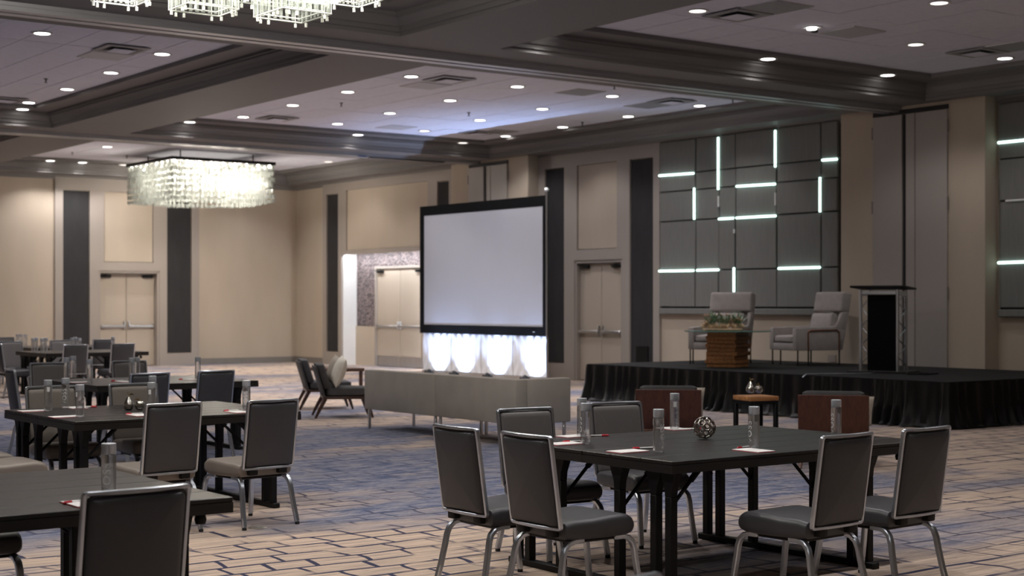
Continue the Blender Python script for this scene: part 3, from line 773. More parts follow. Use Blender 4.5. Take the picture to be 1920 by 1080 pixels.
copy_pair(TB, 1.15, 6.08, 'dark plank-top folding table filling the lower left corner, %s')
copy_pair(TB, 5.85, 15.05, 'dark plank-top folding table third from the front on the left, %s')
copy_pair(TB, 8.90, 25.2, 'small dark folding table in front of the back doors, %s')
copy_pair(TB, 9.75, 28.4, 'farthest small dark folding table near the back wall, %s')

# ------------------------------------------------------------ modular sofa (back towards us)
def sofa_unit(label, loc, Ln, arm):
    """faces +X; length along -Y; arm on the near (-Y) end if asked"""
    t = thing('sofa_section', label, 'sofa', loc, 0, 'sections of the pale sofa')
    D, h0, h1 = .78, .25, .75
    MB().rbox((0, .003, h0), (.16, Ln-.003, h1), .014, 2).build('backrest', M['sofa'], t)
    if arm: MB().rbox((.161, 0, h0), (D, .16, h1), .014, 2).build('armrest', M['sofa'], t)
    ya = .162 if arm else .003
    MB().rbox((.161, ya, h0), (D, Ln-.003, h0+.07), .012, 2).build('seat_base', M['sofa'], t)
    MB().rbox((.165, ya+.004, h0+.072), (D+.005, Ln-.01, .44), .035, 3, puff=.01).build('seat_cushion', M['sofa'], t)
    for x in (.05, D-.06):
        for y in (.05, Ln-.05):
            MB().box((x-.016, y-.016, 0), (x+.016, y+.016, h0+.004)).build('leg', M['steel'], t, bevel=.003)
    return t
ys = 13.47
sofa_unit('pale oatmeal sofa section with the near armrest, back towards the tables', (10.02, ys, 0), 1.62, True)
sofa_unit('pale oatmeal sofa section at the far end, beside the dark lounge chairs', (10.02, ys + 1.625, 0), 1.62, False)
def ottoman(label, x, y, sx, sy, h):
    t = thing('ottoman', label, 'ottoman', (x, y, 0), 0, 'low pale benches in front of the screen')
    MB().rbox((-sx/2,-sy/2,.12), (sx/2,sy/2,h), .03, 3, puff=.008).build('cushion', M['sofa'], t)
    for i in (-1,1):
        for j in (-1,1): MB().box((i*(sx/2-.06)-.02, j*(sy/2-.06)-.02, 0), (i*(sx/2-.06)+.02, j*(sy/2-.06)+.02, .13)).build('leg', M['steel'], t, bevel=.003)
ottoman('low pale bench behind the sofa, right one in front of the wave panels', 14.6, 20.2, .8, 1.6, .34)
ottoman('low pale bench behind the sofa, left one nearer the niche doors', 14.7, 22.6, .8, 1.7, .34)

# ------------------------------------------------------------ wood lounge chairs (face +Y)
def make_lounge(label, veneer, cush, shell=None):
    t = thing('lounge_chair', label, 'lounge chair')
    def lean(z): return -.27 - (z - .36) * .30
    prof = []
    sh = [[(x, lean(z)+o, z) for x, o in ((-.335,-.012),(.335,-.012),(.335,.012),(-.335,.012))] for z in (.30,.45,.60,.715)]
    MB().loft(sh).build('back_shell', shell or veneer, t, bevel=.004)
    rings = []
    for z, k in ((.40,.93),(.43,1),(.55,1),(.68,1),(.735,.97),(.75,.86)):
        rings.append([(p[0]*k, lean(z)+.075+p[1]*k*1.0, z) for p in rrect(.60,.115,.045)])
    MB().loft(rings).build('back_cushion', cush, t)
    MB().rbox((-.31,-.22,.30), (.31,.40,.42), .045, 3, puff=.012).build('seat_cushion', cush, t)
    MB().rbox((-.325,-.27,.262), (.325,.40,.302), .01, 2).build('seat_frame', veneer, t)
    for s in (-1,1):
        for (y0, y1) in ((-.24,-.38), (.33,.42)):
            MB().sweep([(s*.28,y0,.27),(s*.30,(y0+y1)/2,.14),(s*.315,y1,0)], [(-.022,-.022),(.022,-.022),(.022,.022),(-.022,.022)], scale=[1.15,1,.62]).build('leg', veneer, t, bevel=.004)
    return t
def make_pillow(label, m, loc, rot, s=.42, cat='pillow', group='scatter pillows', nm='pillow'):
    def fn(a, b, sgn):
        u, v = a*2-1, b*2-1
        e = max(0, 1-abs(u)**2.4) ** .6 * max(0, 1-abs(v)**2.4) ** .6
        pin = 1 - .07 * (1 - abs(u*v)) * (abs(u)**3 + abs(v)**3) * .8
        return (u*s/2*pin, sgn*.085*e, v*s/2*pin)
    mb = MB().grid(lambda a,b: fn(a,b,1), 14, 14).grid(lambda a,b: fn(a,b,-1), 14, 14)
    o = mb.build(nm, m, merge=.0005); o.location = loc; o.rotation_euler = rot
    return tag(o, label, cat, group)
GL = 'dark lounge chairs'
def at_chair(c, lx, ly, z):
    a = c.rotation_euler.z; return (c.location.x + lx*math.cos(a) - ly*math.sin(a), c.location.y + lx*math.sin(a) + ly*math.cos(a), z)
c = make_lounge('dark lounge chair holding two light pillows, end-on beside the sofa', M['walnut'], M['cushion_grey'], M['cushion_grey'])
c.location = (10.80, 18.65, 0); c.rotation_euler = (0,0,R(-115)); c['group'] = GL
c1 = dup(c, (11.44, 20.30, 0), R(-113), 'dark lounge chair behind the one with pillows, left of it', GL)
c2 = make_lounge('wood-backed lounge chair seen from behind, between sphere table and stage, left one', M['mahogany'], M['cushion_grey'])
c2.location = (10.77, 11.80, 0); c2.rotation_euler = (0,0,R(-43)); c2['group'] = 'wood-backed lounge chairs before the stage'
c3 = dup(c2, (11.43, 10.13, 0), R(-49), 'wood-backed lounge chair seen from behind, right of the fruit side table', 'wood-backed lounge chairs before the stage')
make_pillow('ivory pillow in front on the dark lounge chair', M['cushion_white'], at_chair(c, .17, -.04, .645), (R(-19), R(8), R(-112)), .42)
make_pillow('beige pillow behind the ivory one on the dark lounge chair', M['pillow'], at_chair(c, -.24, -.06, .64), (R(-17), R(10), R(-100)), .40)
make_pillow('beige pillow edge peeping past the left wood-backed lounge chair', M['pillow'], at_chair(c2, .195, -.05, .565), (R(-19), R(3), R(-47)), .34)
make_pillow('beige pillow edge peeping past the right wood-backed lounge chair', M['pillow'], at_chair(c3, .215, .0, .55), (R(-30), R(3), R(-55)), .32)

# low table behind the lounge chairs
t = thing('coffee_table', 'low dark wood table behind the lounge chairs, by the lit niche', 'table', (13.9, 24.3, 0))
MB().rbox((-.35,-.55,.36), (.35,.55,.42), .008, 2).build('tabletop', M['walnut'], t)
for i in (-1,1):
    for j in (-1,1): MB().box((i*.30-.025, j*.50-.025, 0), (i*.30+.025, j*.50+.025, .361)).build('leg', M['walnut'], t)
# side table between the wood-backed chairs
t = thing('side_table', 'square wood-topped side table with black frame before the stage', 'table', (10.93, 10.70, 0), R(-14))
MB().rbox((-.165,-.165,.635), (.165,.165,.68), .006, 2).build('tabletop', M['butcher'], t)
for i in (-1,1):
    MB().box((i*.142-.02, -.16, .60), (i*.142+.02, .16, .636)).build('frame_rail', M['black'], t, bevel=.003)
    MB().box((-.12, i*.142-.02, .60), (.12, i*.142+.02, .636)).build('frame_rail', M['black'], t, bevel=.003)
    for j in (-1,1): MB().box((i*.142-.02, j*.142-.02, 0), (i*.142+.02, j*.142+.02, .60)).build('leg', M['black'], t, bevel=.003)

# ------------------------------------------------------------ stage furniture
def make_stage_chair(label, loc, deg):
    t = thing('wing_chair', label, 'armchair', loc, R(deg), 'armchairs on the stage')
    U = M['grey_up']
    MB().rbox((-.37,-.34,.24), (.37,.52,.36), .02, 2).build('seat_base', U, t)
    MB().rbox((-.262,-.16,.362), (.262,.515,.475), .045, 3, puff=.015).build('seat_cushion', U, t)
    for s in (-1,1):
        ar = MB().loft([[(s*.268, y, .24),(s*.372, y, .24),(s*.372, y, zt),(s*.268, y, zt)] for y, zt in ((-.38,.66),(-.2,.62),(.525,.60))]).build('armrest', U, t, bevel=.015, bseg=2)
        wg = []
        for z, y0, y1 in ((.56,-.42,-.20),(.72,-.45,-.30),(.86,-.47,-.37)):
            wg.append([(s*.30,y0,z),(s*.374,y0,z),(s*.374,y1,z),(s*.30,y1,z)])
        MB().loft(wg).build('wing', U, t, bevel=.02, bseg=2)
        rd = MB().tube([(s*.383,.30,.235),(s*.383,.30,.53),(s*.383,.27,.56),(s*.383,-.26,.565),(s*.383,-.30,.53),(s*.383,-.30,.235)], .011, 8, up=(1,0,0)).build('rod_frame', M['copper'], t)
        for x, y in ((.35,.48),(.383,.30),(.383,-.30)): MB().tube([(s*x,y,0),(s*x,y,.245)], .0125, 8, up=(1,0,0)).build('leg', M['black'], t)
    bk = []
    for z, y in ((.24,-.33),(.55,-.40),(.9,-.47),(1.155,-.52)):
        bk.append([(-.372,y-.05,z),(.372,y-.05,z),(.372,y+.05,z),(-.372,y+.05,z)])
    MB().loft(bk).build('backrest', U, t, bevel=.02, bseg=2)
    MB().rbox((-.376,-.085,-.165), (.376,.10,.165), .035, 3, puff=.008, xf=Matrix.Translation((0,-.455,1.005)) @ Matrix.Rotation(R(10),4,'X')).build('headrest', U, t)
    MB().rbox((-.285,-.06,-.18), (.285,.07,.18), .05, 3, puff=.03, xf=Matrix.Translation((0,-.265,.655)) @ Matrix.Rotation(R(13),4,'X')).build('lumbar_pillow', M['grey_up'], t)
    return t
make_stage_chair('grey high-back armchair on the stage behind the glass table', (17.75, 18.15, sz), 112)
make_stage_chair('grey high-back armchair on the stage side-on between glass table and lectern', (18.55, 16.95, sz), 78)
gt = thing('glass_table', 'round glass-topped table on a stacked wood block base, on the stage', 'table', (16.80, 17.05, sz), R(20))
rg = random.Random(5); z = 0
for k in range(9):
    h = .0612; s_ = .262 if k % 2 else .243; a = R(rg.uniform(-1.5,1.5))
    MB().box((-s_,-s_,z+.001), (s_,s_,z+h), Matrix.Rotation(a,4,'Z') @ Matrix.Translation((rg.uniform(-.012,.012), rg.uniform(-.012,.012), 0))).build('wood_block', M['butcher'], gt, bevel=.006, smooth=False); z += h
MB().lathe([(0,0),(.67,0),(.675,.004),(.675,.014),(.67,.018),(0,.018)], 56, (0,0,z+.002)).build('glass_top', M['tglass'], gt)
zt = sz + z + .021
fl = thing('succulent_arrangement', 'driftwood arrangement with succulents and rosettes on the glass table', 'plant arrangement', (16.72, 17.08, zt), R(-36))
MB().rbox((-.30,-.09,0), (.30,.09,.03), .012, 2).build('tray', M['driftwood'], fl)
rg = random.Random(11)
for k in range(5):
    x = -.25 + .125*k; pts = [(x-.08, rg.uniform(-.05,.05), .05), (x, rg.uniform(-.06,.06), .08+rg.uniform(0,.03)), (x+.09, rg.uniform(-.05,.05), .05)]
    MB().tube(pts, .045, 8, scale=[.7,1.1,.6]).build('driftwood_chunk', M['driftwood'], fl)
for k in range(9):
    cx, cy, cz = -.26+.065*k, rg.uniform(-.05,.05), .07+rg.uniform(0,.05)
    mb = MB()
    for j in range(16):
        a, e = rg.uniform(0,6.28), rg.uniform(.5,1.35); l = rg.uniform(.13,.24) if k % 3 else rg.uniform(.07,.12)
        d = Vector((math.cos(a)*math.cos(e), math.sin(a)*math.cos(e), math.sin(e)))
        sd = Vector((-math.sin(a), math.cos(a), 0)) * .014; c0 = Vector((cx,cy,cz))
        p = [c0-sd, c0+sd, c0+d*l*.6+sd*.9+Vector((0,0,.01)), c0+d*l, c0+d*l*.6-sd*.9+Vector((0,0,.01))]
        mb.add([tuple(q) for q in p], [(0,1,2,3,4)])
    mb.build('succulent', M['succulent'] if k % 3 else M['blossom'], fl)
for k in range(14):
    mb = MB(); cx, cy, cz = -.27+.042*k, rg.uniform(-.09,.07), .12+rg.uniform(-.02,.14)
    for r0, n_, zz in ((.052,8,0),(.034,6,.012),(.016,4,.022)):
        for j in range(n_):
            a = 6.283*j/n_ + zz*60
            mb.add([(cx,cy,cz+zz-.012),(cx+math.cos(a-.4)*r0*.7,cy+math.sin(a-.4)*r0*.7,cz+zz),(cx+math.cos(a)*r0,cy+math.sin(a)*r0,cz+zz+.008),(cx+math.cos(a+.4)*r0*.7,cy+math.sin(a+.4)*r0*.7,cz+zz)], [(0,1,2,3)])
    mb.build('rosette', M['blossom'], fl)
    MB().tube([(cx,cy,.05),(cx,cy,cz-.01)], .005, 6).build('stalk', M['succulent'], fl)

lec = thing('lectern', 'black-fronted lectern with aluminium truss posts on the stage', 'lectern', (17.42, 14.50, sz), R(112))
MB().rbox((-.44,-.33,0), (.44,.33,.02), .006, 1).build('base_plate', M['black'], lec)
for i in (-1,1):
    for j in (-1,1): MB().tube([(i*.27,j*.20,.02),(i*.27,j*.20,1.19)], .024, 12, up=(1,0,0)).build('post', M['alu'], lec)
    z = .10; pts = []
    s_ = 1
    for k in range(8 if i < 0 else 0):
        MB().tube([(i*.27, -.19*s_, z), (i*.27, .19*s_, z+.13)], .008, 6).build('truss_web', M['alu'], lec)
        z += .13; s_ = -s_
    for jj in (1,):
        z = .12
        for k in range(7):
            x0, x1 = (i*.26, i*.15) if k % 2 == 0 else (i*.15, i*.26)
            MB().tube([(x0, jj*.19, z), (x1, jj*.19, z+.135)], .006, 6).build('truss_web', M['alu'], lec); z += .135
    MB().box((i*.27-.02,-.2,1.10), (i*.27+.02,.2,1.17)).build('side_rail', M['alu'], lec)
MB().box((-.25,.18,1.13), (.25,.215,1.17)).box((-.25,-.215,1.13), (.25,-.18,1.17)).build('top_rail', M['alu'], lec)
MB().box((-.255,.195,.03), (.165,.215,1.12)).build('front_panel', M['screen_frame'], lec, smooth=False)
MB().rbox((-.40,-.29,0), (.40,.30,.03), .006, 2, xf=Matrix.Translation((0,0,1.205)) @ Matrix.Rotation(R(3),4,'X')).build('desktop', M['black'], lec)
cb = MB().tube([(17.05,14.35,sz+.01),(16.8,14.2,sz+.012),(16.4,14.35,sz+.01),(16.1,14.5,sz+.01),(15.86,14.55,sz+.012),(15.80,14.57,sz-.03)], .007, 6).build('power_cable', M['alu'])
tag(cb, 'thin pale cable running from the lectern over the stage edge', 'cable')
mb = MB().tube([(17.2,13.90,sz+.012),(17.0,13.72,sz+.014),(17.2,13.52,sz+.012),(17.5,13.6,sz+.012),(17.4,13.85,sz+.02)], .014, 6).build('coiled_cable', M['black'])
tag(mb, 'black cable looped beside the lectern base on the stage', 'cable')
# ------------------------------------------------------------ table top things
def text_mesh(body, size):
    c = bpy.data.curves.new('txt', 'FONT'); c.body = body; c.size = size; c.align_x = 'CENTER'; c.align_y = 'CENTER'; c.space_character = 1.12; c.resolution_u = 3
    o = bpy.data.objects.new('txt', c); COL.objects.link(o)
    dg = bpy.context.evaluated_depsgraph_get(); me = bpy.data.meshes.new_from_object(o.evaluated_get(dg))
    v = [tuple(p.co) for p in me.vertices]; f = [tuple(p.vertices) for p in me.polygons]
    bpy.data.objects.remove(o); bpy.data.curves.remove(c); bpy.data.meshes.remove(me); return v, f
def make_bottle(label):
    t = thing('water_bottle', label, 'bottle')
    r = .0315
    MB().lathe([(0,.002),(r-.004,0),(r,.004),(r,.192),(r-.002,.197),(.024,.199),(.024,.206),(0,.206)], 28).build('body', M['bottle'], t)
    MB().lathe([(0,.1995),(r-.001,.1995),(r,.201),(r,.244),(r-.0015,.2455),(0,.2455)], 28).build('cap', M['cap'], t)
    v, f = text_mesh('VOSS', .052)
    rr = r + .0006
    vv = []
    for x, y, z in v:                         # turn the word upright and wrap it round the bottle (front is -Y)
        a = y / rr                            # cap height runs round the bottle
        vv.append((-rr*math.sin(a), -rr*math.cos(a), .098 + x))
    MB().add(vv, f).build('lettering', M['lettering'], t, smooth=False)
    st = MB(); 
    for k in range(4):
        a0, a1 = 2.2 + .17*k, 2.2 + .17*(k+1)
        st.add([(-rr*math.sin(a0),-rr*math.cos(a0),.155),(-rr*math.sin(a1),-rr*math.cos(a1),.155),(-rr*math.sin(a1),-rr*math.cos(a1),.19),(-rr*math.sin(a0),-rr*math.cos(a0),.19)], [(0,1,2,3)])
    st.build('sticker', M['sticker'], t)
    MB().lathe([(0,.0065),(r-.006,.0065),(r-.005,.009),(r-.008,.012),(0,.0125)], 16).build('base_disc', M['bottle'], t) if False else None
    return t
bot0 = None
def bottle(px, py, turn, label, group, z=TZ+.0005):
    """turn: degrees the word is turned away from the camera; 180 shows the sticker"""
    global bot0
    x, y, _ = P(px, py, z); face = math.atan2(x, y)
    loc, rz = (x, y, z), -face + R(turn)
    if bot0 is None:
        bot0 = make_bottle(label); bot0.location = loc; bot0.rotation_euler = (0,0,rz); bot0['group'] = group; return bot0
    return dup(bot0, loc, rz, label, group, 'water_bottle')
GB = 'water bottles on the sphere table'
bottle(1091, 819, -110, 'clear water bottle at the back left corner of the sphere table, farther of two', GB)
bottle(1098, 832, -75, 'clear water bottle at the left end of the sphere table, nearer of two', GB)
bottle(1235, 848, 55, 'clear water bottle nearest us on the sphere table, beside a notepad', GB)
bottle(1265, 806, 150, 'clear water bottle left of and behind the openwork sphere', GB)
bottle(1414, 841, -55, 'clear water bottle right of the openwork sphere', GB)
bottle(1568, 823, -60, 'clear water bottle in front of the right wood-backed chair', GB)
GB = 'water bottles on the fruit decor table'
bottle(462, 772, -12, 'water bottle with upright white lettering beside the right tan-seat chair', GB)
bottle(90, 771, 150, 'water bottle at the left corner of the fruit decor table', GB)
bottle(123, 766, -18, 'water bottle with upright white lettering at the left of the fruit decor table', GB)
bottle(150, 783, 90, 'water bottle nearest us on the fruit decor table, next to a notepad', GB)
bottle(286, 760, 80, 'farther of two overlapping water bottles right of the silver fruit', GB)
bottle(284, 777, 120, 'nearer of two overlapping water bottles right of the silver fruit', GB)
bottle(204, 938, -15, 'large water bottle on the near left table behind the foreground chair', 'water bottles on the near left table')
GB = 'water bottles on the third table'
for px, py, l in ((168,717,'right one of three at its left end'), (125,712,'left one of three at its left end'), (137,708,'middle one of three at its left end'), (247,713,'left of two in its middle'), (257,711,'right of two in its middle'), (371,711,'alone behind the right chair back')):
    bottle(px, py, random.choice((60,90,120,-90)), 'water bottle on the third left table, ' + l, GB)
GB = 'tiny far water bottles'
for px, py, l in ((62,661,'left of its left trio'),(68,659,'middle of its left trio'),(79,661,'right of its left trio'),(86,660,'against the dark chair back'),(135,660,'left of its right trio'),(141,658,'middle of its right trio'),(149,661,'right of its right trio'),(212,657,'alone above the chair by the door')):
    bottle(px, py, 90, 'tiny water bottle on the far table, ' + l, GB)
for px, py, l in ((33,651,'left of three'),(40,650.5,'middle of three'),(48,651,'right of three')):
    bottle(px, py, 90, 'tiny water bottle on the farthest table at the left edge, ' + l, GB)

pad0 = pen0 = None
def notepad(px, py, deg, label, group, pen=None, z=TZ+.0005):
    global pad0, pen0
    x, y, _ = P(px, py, z); loc = (x, y, z)
    if pad0 is None:
        pad0 = thing('notepad', label, 'notepad', loc, R(deg), group)
        MB().box((-.068,-.105,.0012), (.068,.105,.006)).build('sheets', M['paper'], pad0, smooth=False)
        MB().box((-.0695,-.1065,0), (.0695,.1065,.0022)).build('red_backing', M['red'], pad0, smooth=False)
    else: dup(pad0, loc, R(deg), label, group, 'notepad')
    if pen:
        dx, dy, dg, pl = pen
        x, y, _ = P(px + dx, py + dy, z); loc = (x, y, z)
        if pen0 is None:
            pen0 = thing('pen', pl, 'pen', loc, R(dg), 'red-capped pens')
            MB().tube([(-.07,0,.0065),(.02,0,.0065),(.03,0,.0065)], .005, 10).build('barrel', M['pen_white'], pen0)
            MB().tube([(.028,0,.0065),(.07,0,.0065),(.075,0,.0065)], .0062, 10, scale=[1,1,.5]).box((.03,-.0015,.012), (.066,.0015,.0145)).build('cap', M['red'], pen0)
        else: dup(pen0, loc, R(dg), pl, 'red-capped pens', 'pen')
GP = 'notepads on the sphere table'
notepad(1177, 847, -90, 'white notepad left of the nearest bottle on the sphere table', GP, (30,-5, 165, 'red-capped pen lying towards the nearest bottle on the sphere table'))
notepad(1413, 845.5, 0, 'white notepad in front of the bottle right of the sphere', GP, (-18,-5, 195, 'red-capped pen pointing left in front of the sphere'))
notepad(1058, 832.5, -90, 'white notepad at the left end of the sphere table, nearer one', GP, (18,-3, 165, 'red-capped pen on the nearer notepad at the left table end'))
notepad(1078, 818.5, -90, 'white notepad at the left end of the sphere table, farther one', GP, (42,0, -30, 'red-capped pen pointing right beside the two left bottles'))
notepad(1262, 804.5, -4, 'white notepad under the bottle behind the sphere', GP, (32,1, -32, 'red-capped pen touching the left of the openwork sphere'))
GP = 'notepads on the fruit decor table'
notepad(62, 771, -90, 'white notepad at the left corner of the fruit decor table', GP)
notepad(122, 782, -90, 'white notepad beside the nearest bottle on the fruit decor table', GP)
notepad(142, 765, 0, 'white notepad behind the lettered bottle on the fruit decor table', GP, (22,-1, -30, 'red-capped pen among the bottles on the fruit decor table'))
notepad(262, 779, 0, 'white notepad below the silver fruit', GP, (-10,-2, 190, 'red-capped pen below the silver fruit'))
notepad(447, 773, 0, 'white notepad under the lettered bottle by the tan-seat chair', GP, (-13,-2, 190, 'red-capped pen beside the lettered bottle by the tan-seat chair'))
notepad(158, 945, 0, 'white notepad peeping out left of the foreground chair back', 'notepads on the near left table', (-14,-2, 200, 'red-capped pen left of the foreground chair back'))
GP = 'notepads on the third table'
notepad(148, 717, -90, 'small white notepad by three bottles on the third table', GP)
notepad(232, 716, 0, 'small white notepad in the middle of the third table', GP, (-12,-1, 190, 'red-capped pen in the middle of the third table'))
notepad(356, 712, 0, 'small white notepad left of the right chair at the third table', GP, (-10,0, 190, 'red-capped pen left of the right chair at the third table'))

def fruit(label, px, py, z, pear, sc=1.0, lean=0):
    x, y, _ = P(px, py, z)
    t = thing('silver_pear' if pear else 'silver_apple', label, 'ornament', (x, y, z), 0, 'metal fruit ornaments')
    if pear: pr = [(0,.001),(.018,0),(.034,.010),(.041,.03),(.039,.05),(.029,.070),(.020,.086),(.016,.098),(.011,.106),(0,.108)]; h = .106
    else: pr = [(0,.004),(.016,0),(.034,.012),(.042,.036),(.039,.058),(.028,.072),(.014,.075),(.005,.069),(0,.066)]; h = .068
    pr = [(a*sc, b*sc) for a, b in pr]; h *= sc
    MB().lathe(pr, 26).build('body', M['silver_decor'], t)
    MB().tube([(0,0,h-.004),(.004,0,h+.015*sc),(-.006,.003,h+.036*sc)], .0032*sc, 6).build('stem', M['gold'], t)
    lf = MB(); s_ = sc if pear else -sc
    p = [(-.002,0,h+.016*sc),(.018*s_,-.008,h+.030*sc),(.036*s_,-.002,h+.026*sc),(.048*s_,.004,h+.014*sc),(.034*s_,.010,h+.020*sc),(.016*s_,.010,h+.022*sc)]
    lf.add(p + [(q[0],q[1],q[2]-.002) for q in p], [(0,1,2,3,4,5),(11,10,9,8,7,6)] + [(i,(i+1)%6,(i+1)%6+6,i+6) for i in range(6)])
    lf.build('leaf', M['gold'], t); return t
fruit('silver pear ornament, left of the pair on the left middle table', 241, 769, TZ, True, .98)
fruit('silver apple ornament, right of the pair on the left middle table', 262, 769, TZ, False, .96)
fruit('silver pear ornament with leaf on the wood side table by the stage', 1407, 737, .68, True, 1.1)
fruit('silver apple ornament on the wood side table by the stage', 1423, 737, .68, False, 1.0)

# openwork sphere: rounded cells of a many-sided ball
def openwork(px, py, rad):
    x, y, _ = P(px, py, TZ)
    bm = bmesh.new(); bmesh.ops.create_icosphere(bm, subdivisions=2, radius=1)
    bm.faces.ensure_lookup_table(); fc = [f.calc_center_median().normalized() * rad for f in bm.faces]
    polys = []
    for v in bm.verts:
        n = v.co.normalized(); a = n.orthogonal().normalized(); b = n.cross(a)
        fs = sorted([f.index for f in v.link_faces], key=lambda i: math.atan2(fc[i].dot(b), fc[i].dot(a)))
        polys.append(fs)
    bm.free()
    rg = random.Random(2)
    bm = bmesh.new(); vs_ = [bm.verts.new(c) for c in fc]
    for p in polys: bm.faces.new([vs_[i] for i in p])
    # merge some neighbouring cells into larger openings
    ed = [e for e in bm.edges]; rg.shuffle(ed); used = set(); rem = []
    for e in ed:
        fs = [f.index for f in e.link_faces]
        if len(rem) < 11 and not (set(fs) & used): rem.append(e); used |= set(fs)
    bmesh.ops.dissolve_edges(bm, edges=rem, use_verts=True)
    orig = bm.faces[:]
    r_ = bmesh.ops.inset_individual(bm, faces=orig, thickness=rad*.085, use_even_offset=True)
    bmesh.ops.delete(bm, geom=orig, context='FACES_ONLY')
    me = bpy.data.meshes.new('openwork_sphere'); bm.to_mesh(me); bm.free(); me.materials.append(M['bronze'])
    o = bpy.data.objects.new('openwork_sphere', me); COL.objects.link(o)
    s = o.modifiers.new('s', 'SOLIDIFY'); s.thickness = .013; s.offset = -1
    s = o.modifiers.new('u', 'SUBSURF'); s.levels = s.render_levels = 2
    me.shade_smooth(); o.location = (x, y, TZ + rad*.985); o.rotation_euler = (R(20), R(35), R(10))
    tag(o, 'dark metal openwork sphere ornament on the right-hand table', 'ornament')
openwork(1321, 823, .073)

x, y, _ = P(484, 990, 0)
o = thing('floor_outlet', 'round pale floor outlet cover in the carpet beside a chair foot', 'floor outlet', (x, y, .001))
MB().lathe([(0,0),(.065,0),(.066,.003),(.060,.006),(0,.007)], 28).build('cover', M['brass'], o)
MB().lathe([(0,.007),(.024,.007),(.024,.0085),(0,.009)], 18, (0,.0,0)).build('plug_cap', M['steel'], o)

# ------------------------------------------------------------ ceiling lights, vents, sprinklers
dl0 = {}
def downlight(x, y, z, label, group, lit=1, lamp=True, watts=1):
    key = (lit, lamp, watts)
    if key not in dl0:
        t = thing('downlight', label, 'ceiling light', (x,y,z), 0, group)
        MB().lathe([(.098,-.001),(.135,-.001),(.137,-.006),(.130,-.012),(.100,-.008),(.098,-.001)], 24).build('trim_ring', M['white_metal'], t)
        MB().lathe([(0,-.002),(.099,-.002),(.100,-.006),(.08,-.009),(0,-.010)], 24).build('lens', M['bulb'] if lit else M['bulb_dim'], t)
        if lamp: spot('downlight_lamp', t, (0,0,-.03), SPOT_W * watts, SPOT_COL, 124, .55, (0,0,0), .09)
        dl0[key] = t; return t
    return dup(dl0[key], (x,y,z), 0, label, group, 'downlight')
LAMPS = {
 'middle': [(549,197),(456,219),(318,237),(645,257),(633,232),(652,172),(771,143),(844,188),(731,212),(970,162),(1017,204),(900,225),(796,245),(948,255),(844,271),(1148,180),(1178,218),(1055,238),(1312,198)],
 'middle left': [(79,62),(304,101),(208,136),(126,167),(54,192),(5,216)],
 'near': [(1308,20),(1761,5),(1717,83),(1446,109),(1674,139),(1884,109),(1035,55)],
 'far': [(201,275),(154,300),(76,305),(215,312),(616,303)],
}
BAY = {'middle': 'middle ceiling bay above the projection screen', 'middle left': 'upper left ceiling bay', 'near': 'upper right ceiling bay', 'far': 'far ceiling bay above the lit chandelier'}
DIM = {(796,245),(844,271),(1717,83),(1761,5),(616,303),(215,312),(1308,20)}
for bay, ps in LAMPS.items():
    x0, x1, y0, y1 = COFF[bay]; pos = []
    for p in ps:
        x, y, z = P(p[0], p[1], 5.03)
        brd = not (x0+.5 < x < x1-.5 and y0+.5 < y < y1-.5)
        z = (ZB if brd else ZT + .0)
        x, y, z = P(p[0], p[1], z)
        x = min(max(x, x0+.30), x1-.28); y = min(max(y, y0+.30), y1-.28)
        brd = not (x0+.5 < x < x1-.5 and y0+.5 < y < y1-.5)
        if brd:                      # keep the rim whole on the plaster border
            if x > x1-.5: x = x1-.31
            if y > y1-.5: y = y1-.31
            if x < x0+.5: x = x0+.31
        pos.append((x, y, (ZB if brd else ZT), p in DIM))
    order = sorted(range(len(pos)), key=lambda i: ps[i][0])
    for i in range(len(pos)):
        x, y, z, dim = pos[i]; k = order.index(i)
        word = ORD[k] if k < 10 else ORD[len(pos)-1-k] ; side = 'left' if k < 10 else 'right'
        downlight(x, y, z - .001, 'round %s downlight in the %s, %s from the %s' % ('dim' if dim else 'bright', BAY[bay], word, side), 'downlights in the ' + BAY[bay], 0 if dim else 1, True, (.45 if dim else 1) * ((.5 if bay == 'middle' else .36) if x > 16.8 and bay != 'far' else {'near': .7}.get(bay, 1)))
# the same fittings overhead and behind, outside the picture
k = 0
for x in (2.6, 5.5, 8.4, 12.6, 15.2, 17.8):
    for y in (5.6, 8.3, 11.0):
        if x > 12 and y > 8 or (x == 5.5 and y > 8): continue
        downlight(x, y, (ZT if x > 11 else ZT) - .001, 'downlight outside the picture above the camera, column %d of %s row' % (1, ORD[int((y-5)/2.7)]) if False else 'downlight outside the picture, %s row above the camera, %s from the left wall' % (ORD[int((y-5)/2.7)], ORD[(2.6, 5.5, 8.4, 12.6, 15.2, 17.8).index(x)]), 'downlights outside the picture', 1, True, (.4 if x > 16.8 else .65) if x > 11 else 1.25); k += 1
for q, (x, y) in enumerate(((2.4, 1.2), (8.5, 1.5), (14, 1.5), (3.5,13.5), (8.5, 13.8), (2.6,19), (2.6,23), (3,31), (7,31), (7,34.5), (3,34.5), (13,30), (18,30.2), (18,35))):
    z = ZS if y < 4 else ZT
    downlight(x, y, z - .001, 'downlight outside the picture, %s %s' % (ORD[q % 10], 'behind or left of the camera' if q < 10 else 'in the back bays'), 'downlights outside the picture', 1, True, 1 if q < 10 else .7)
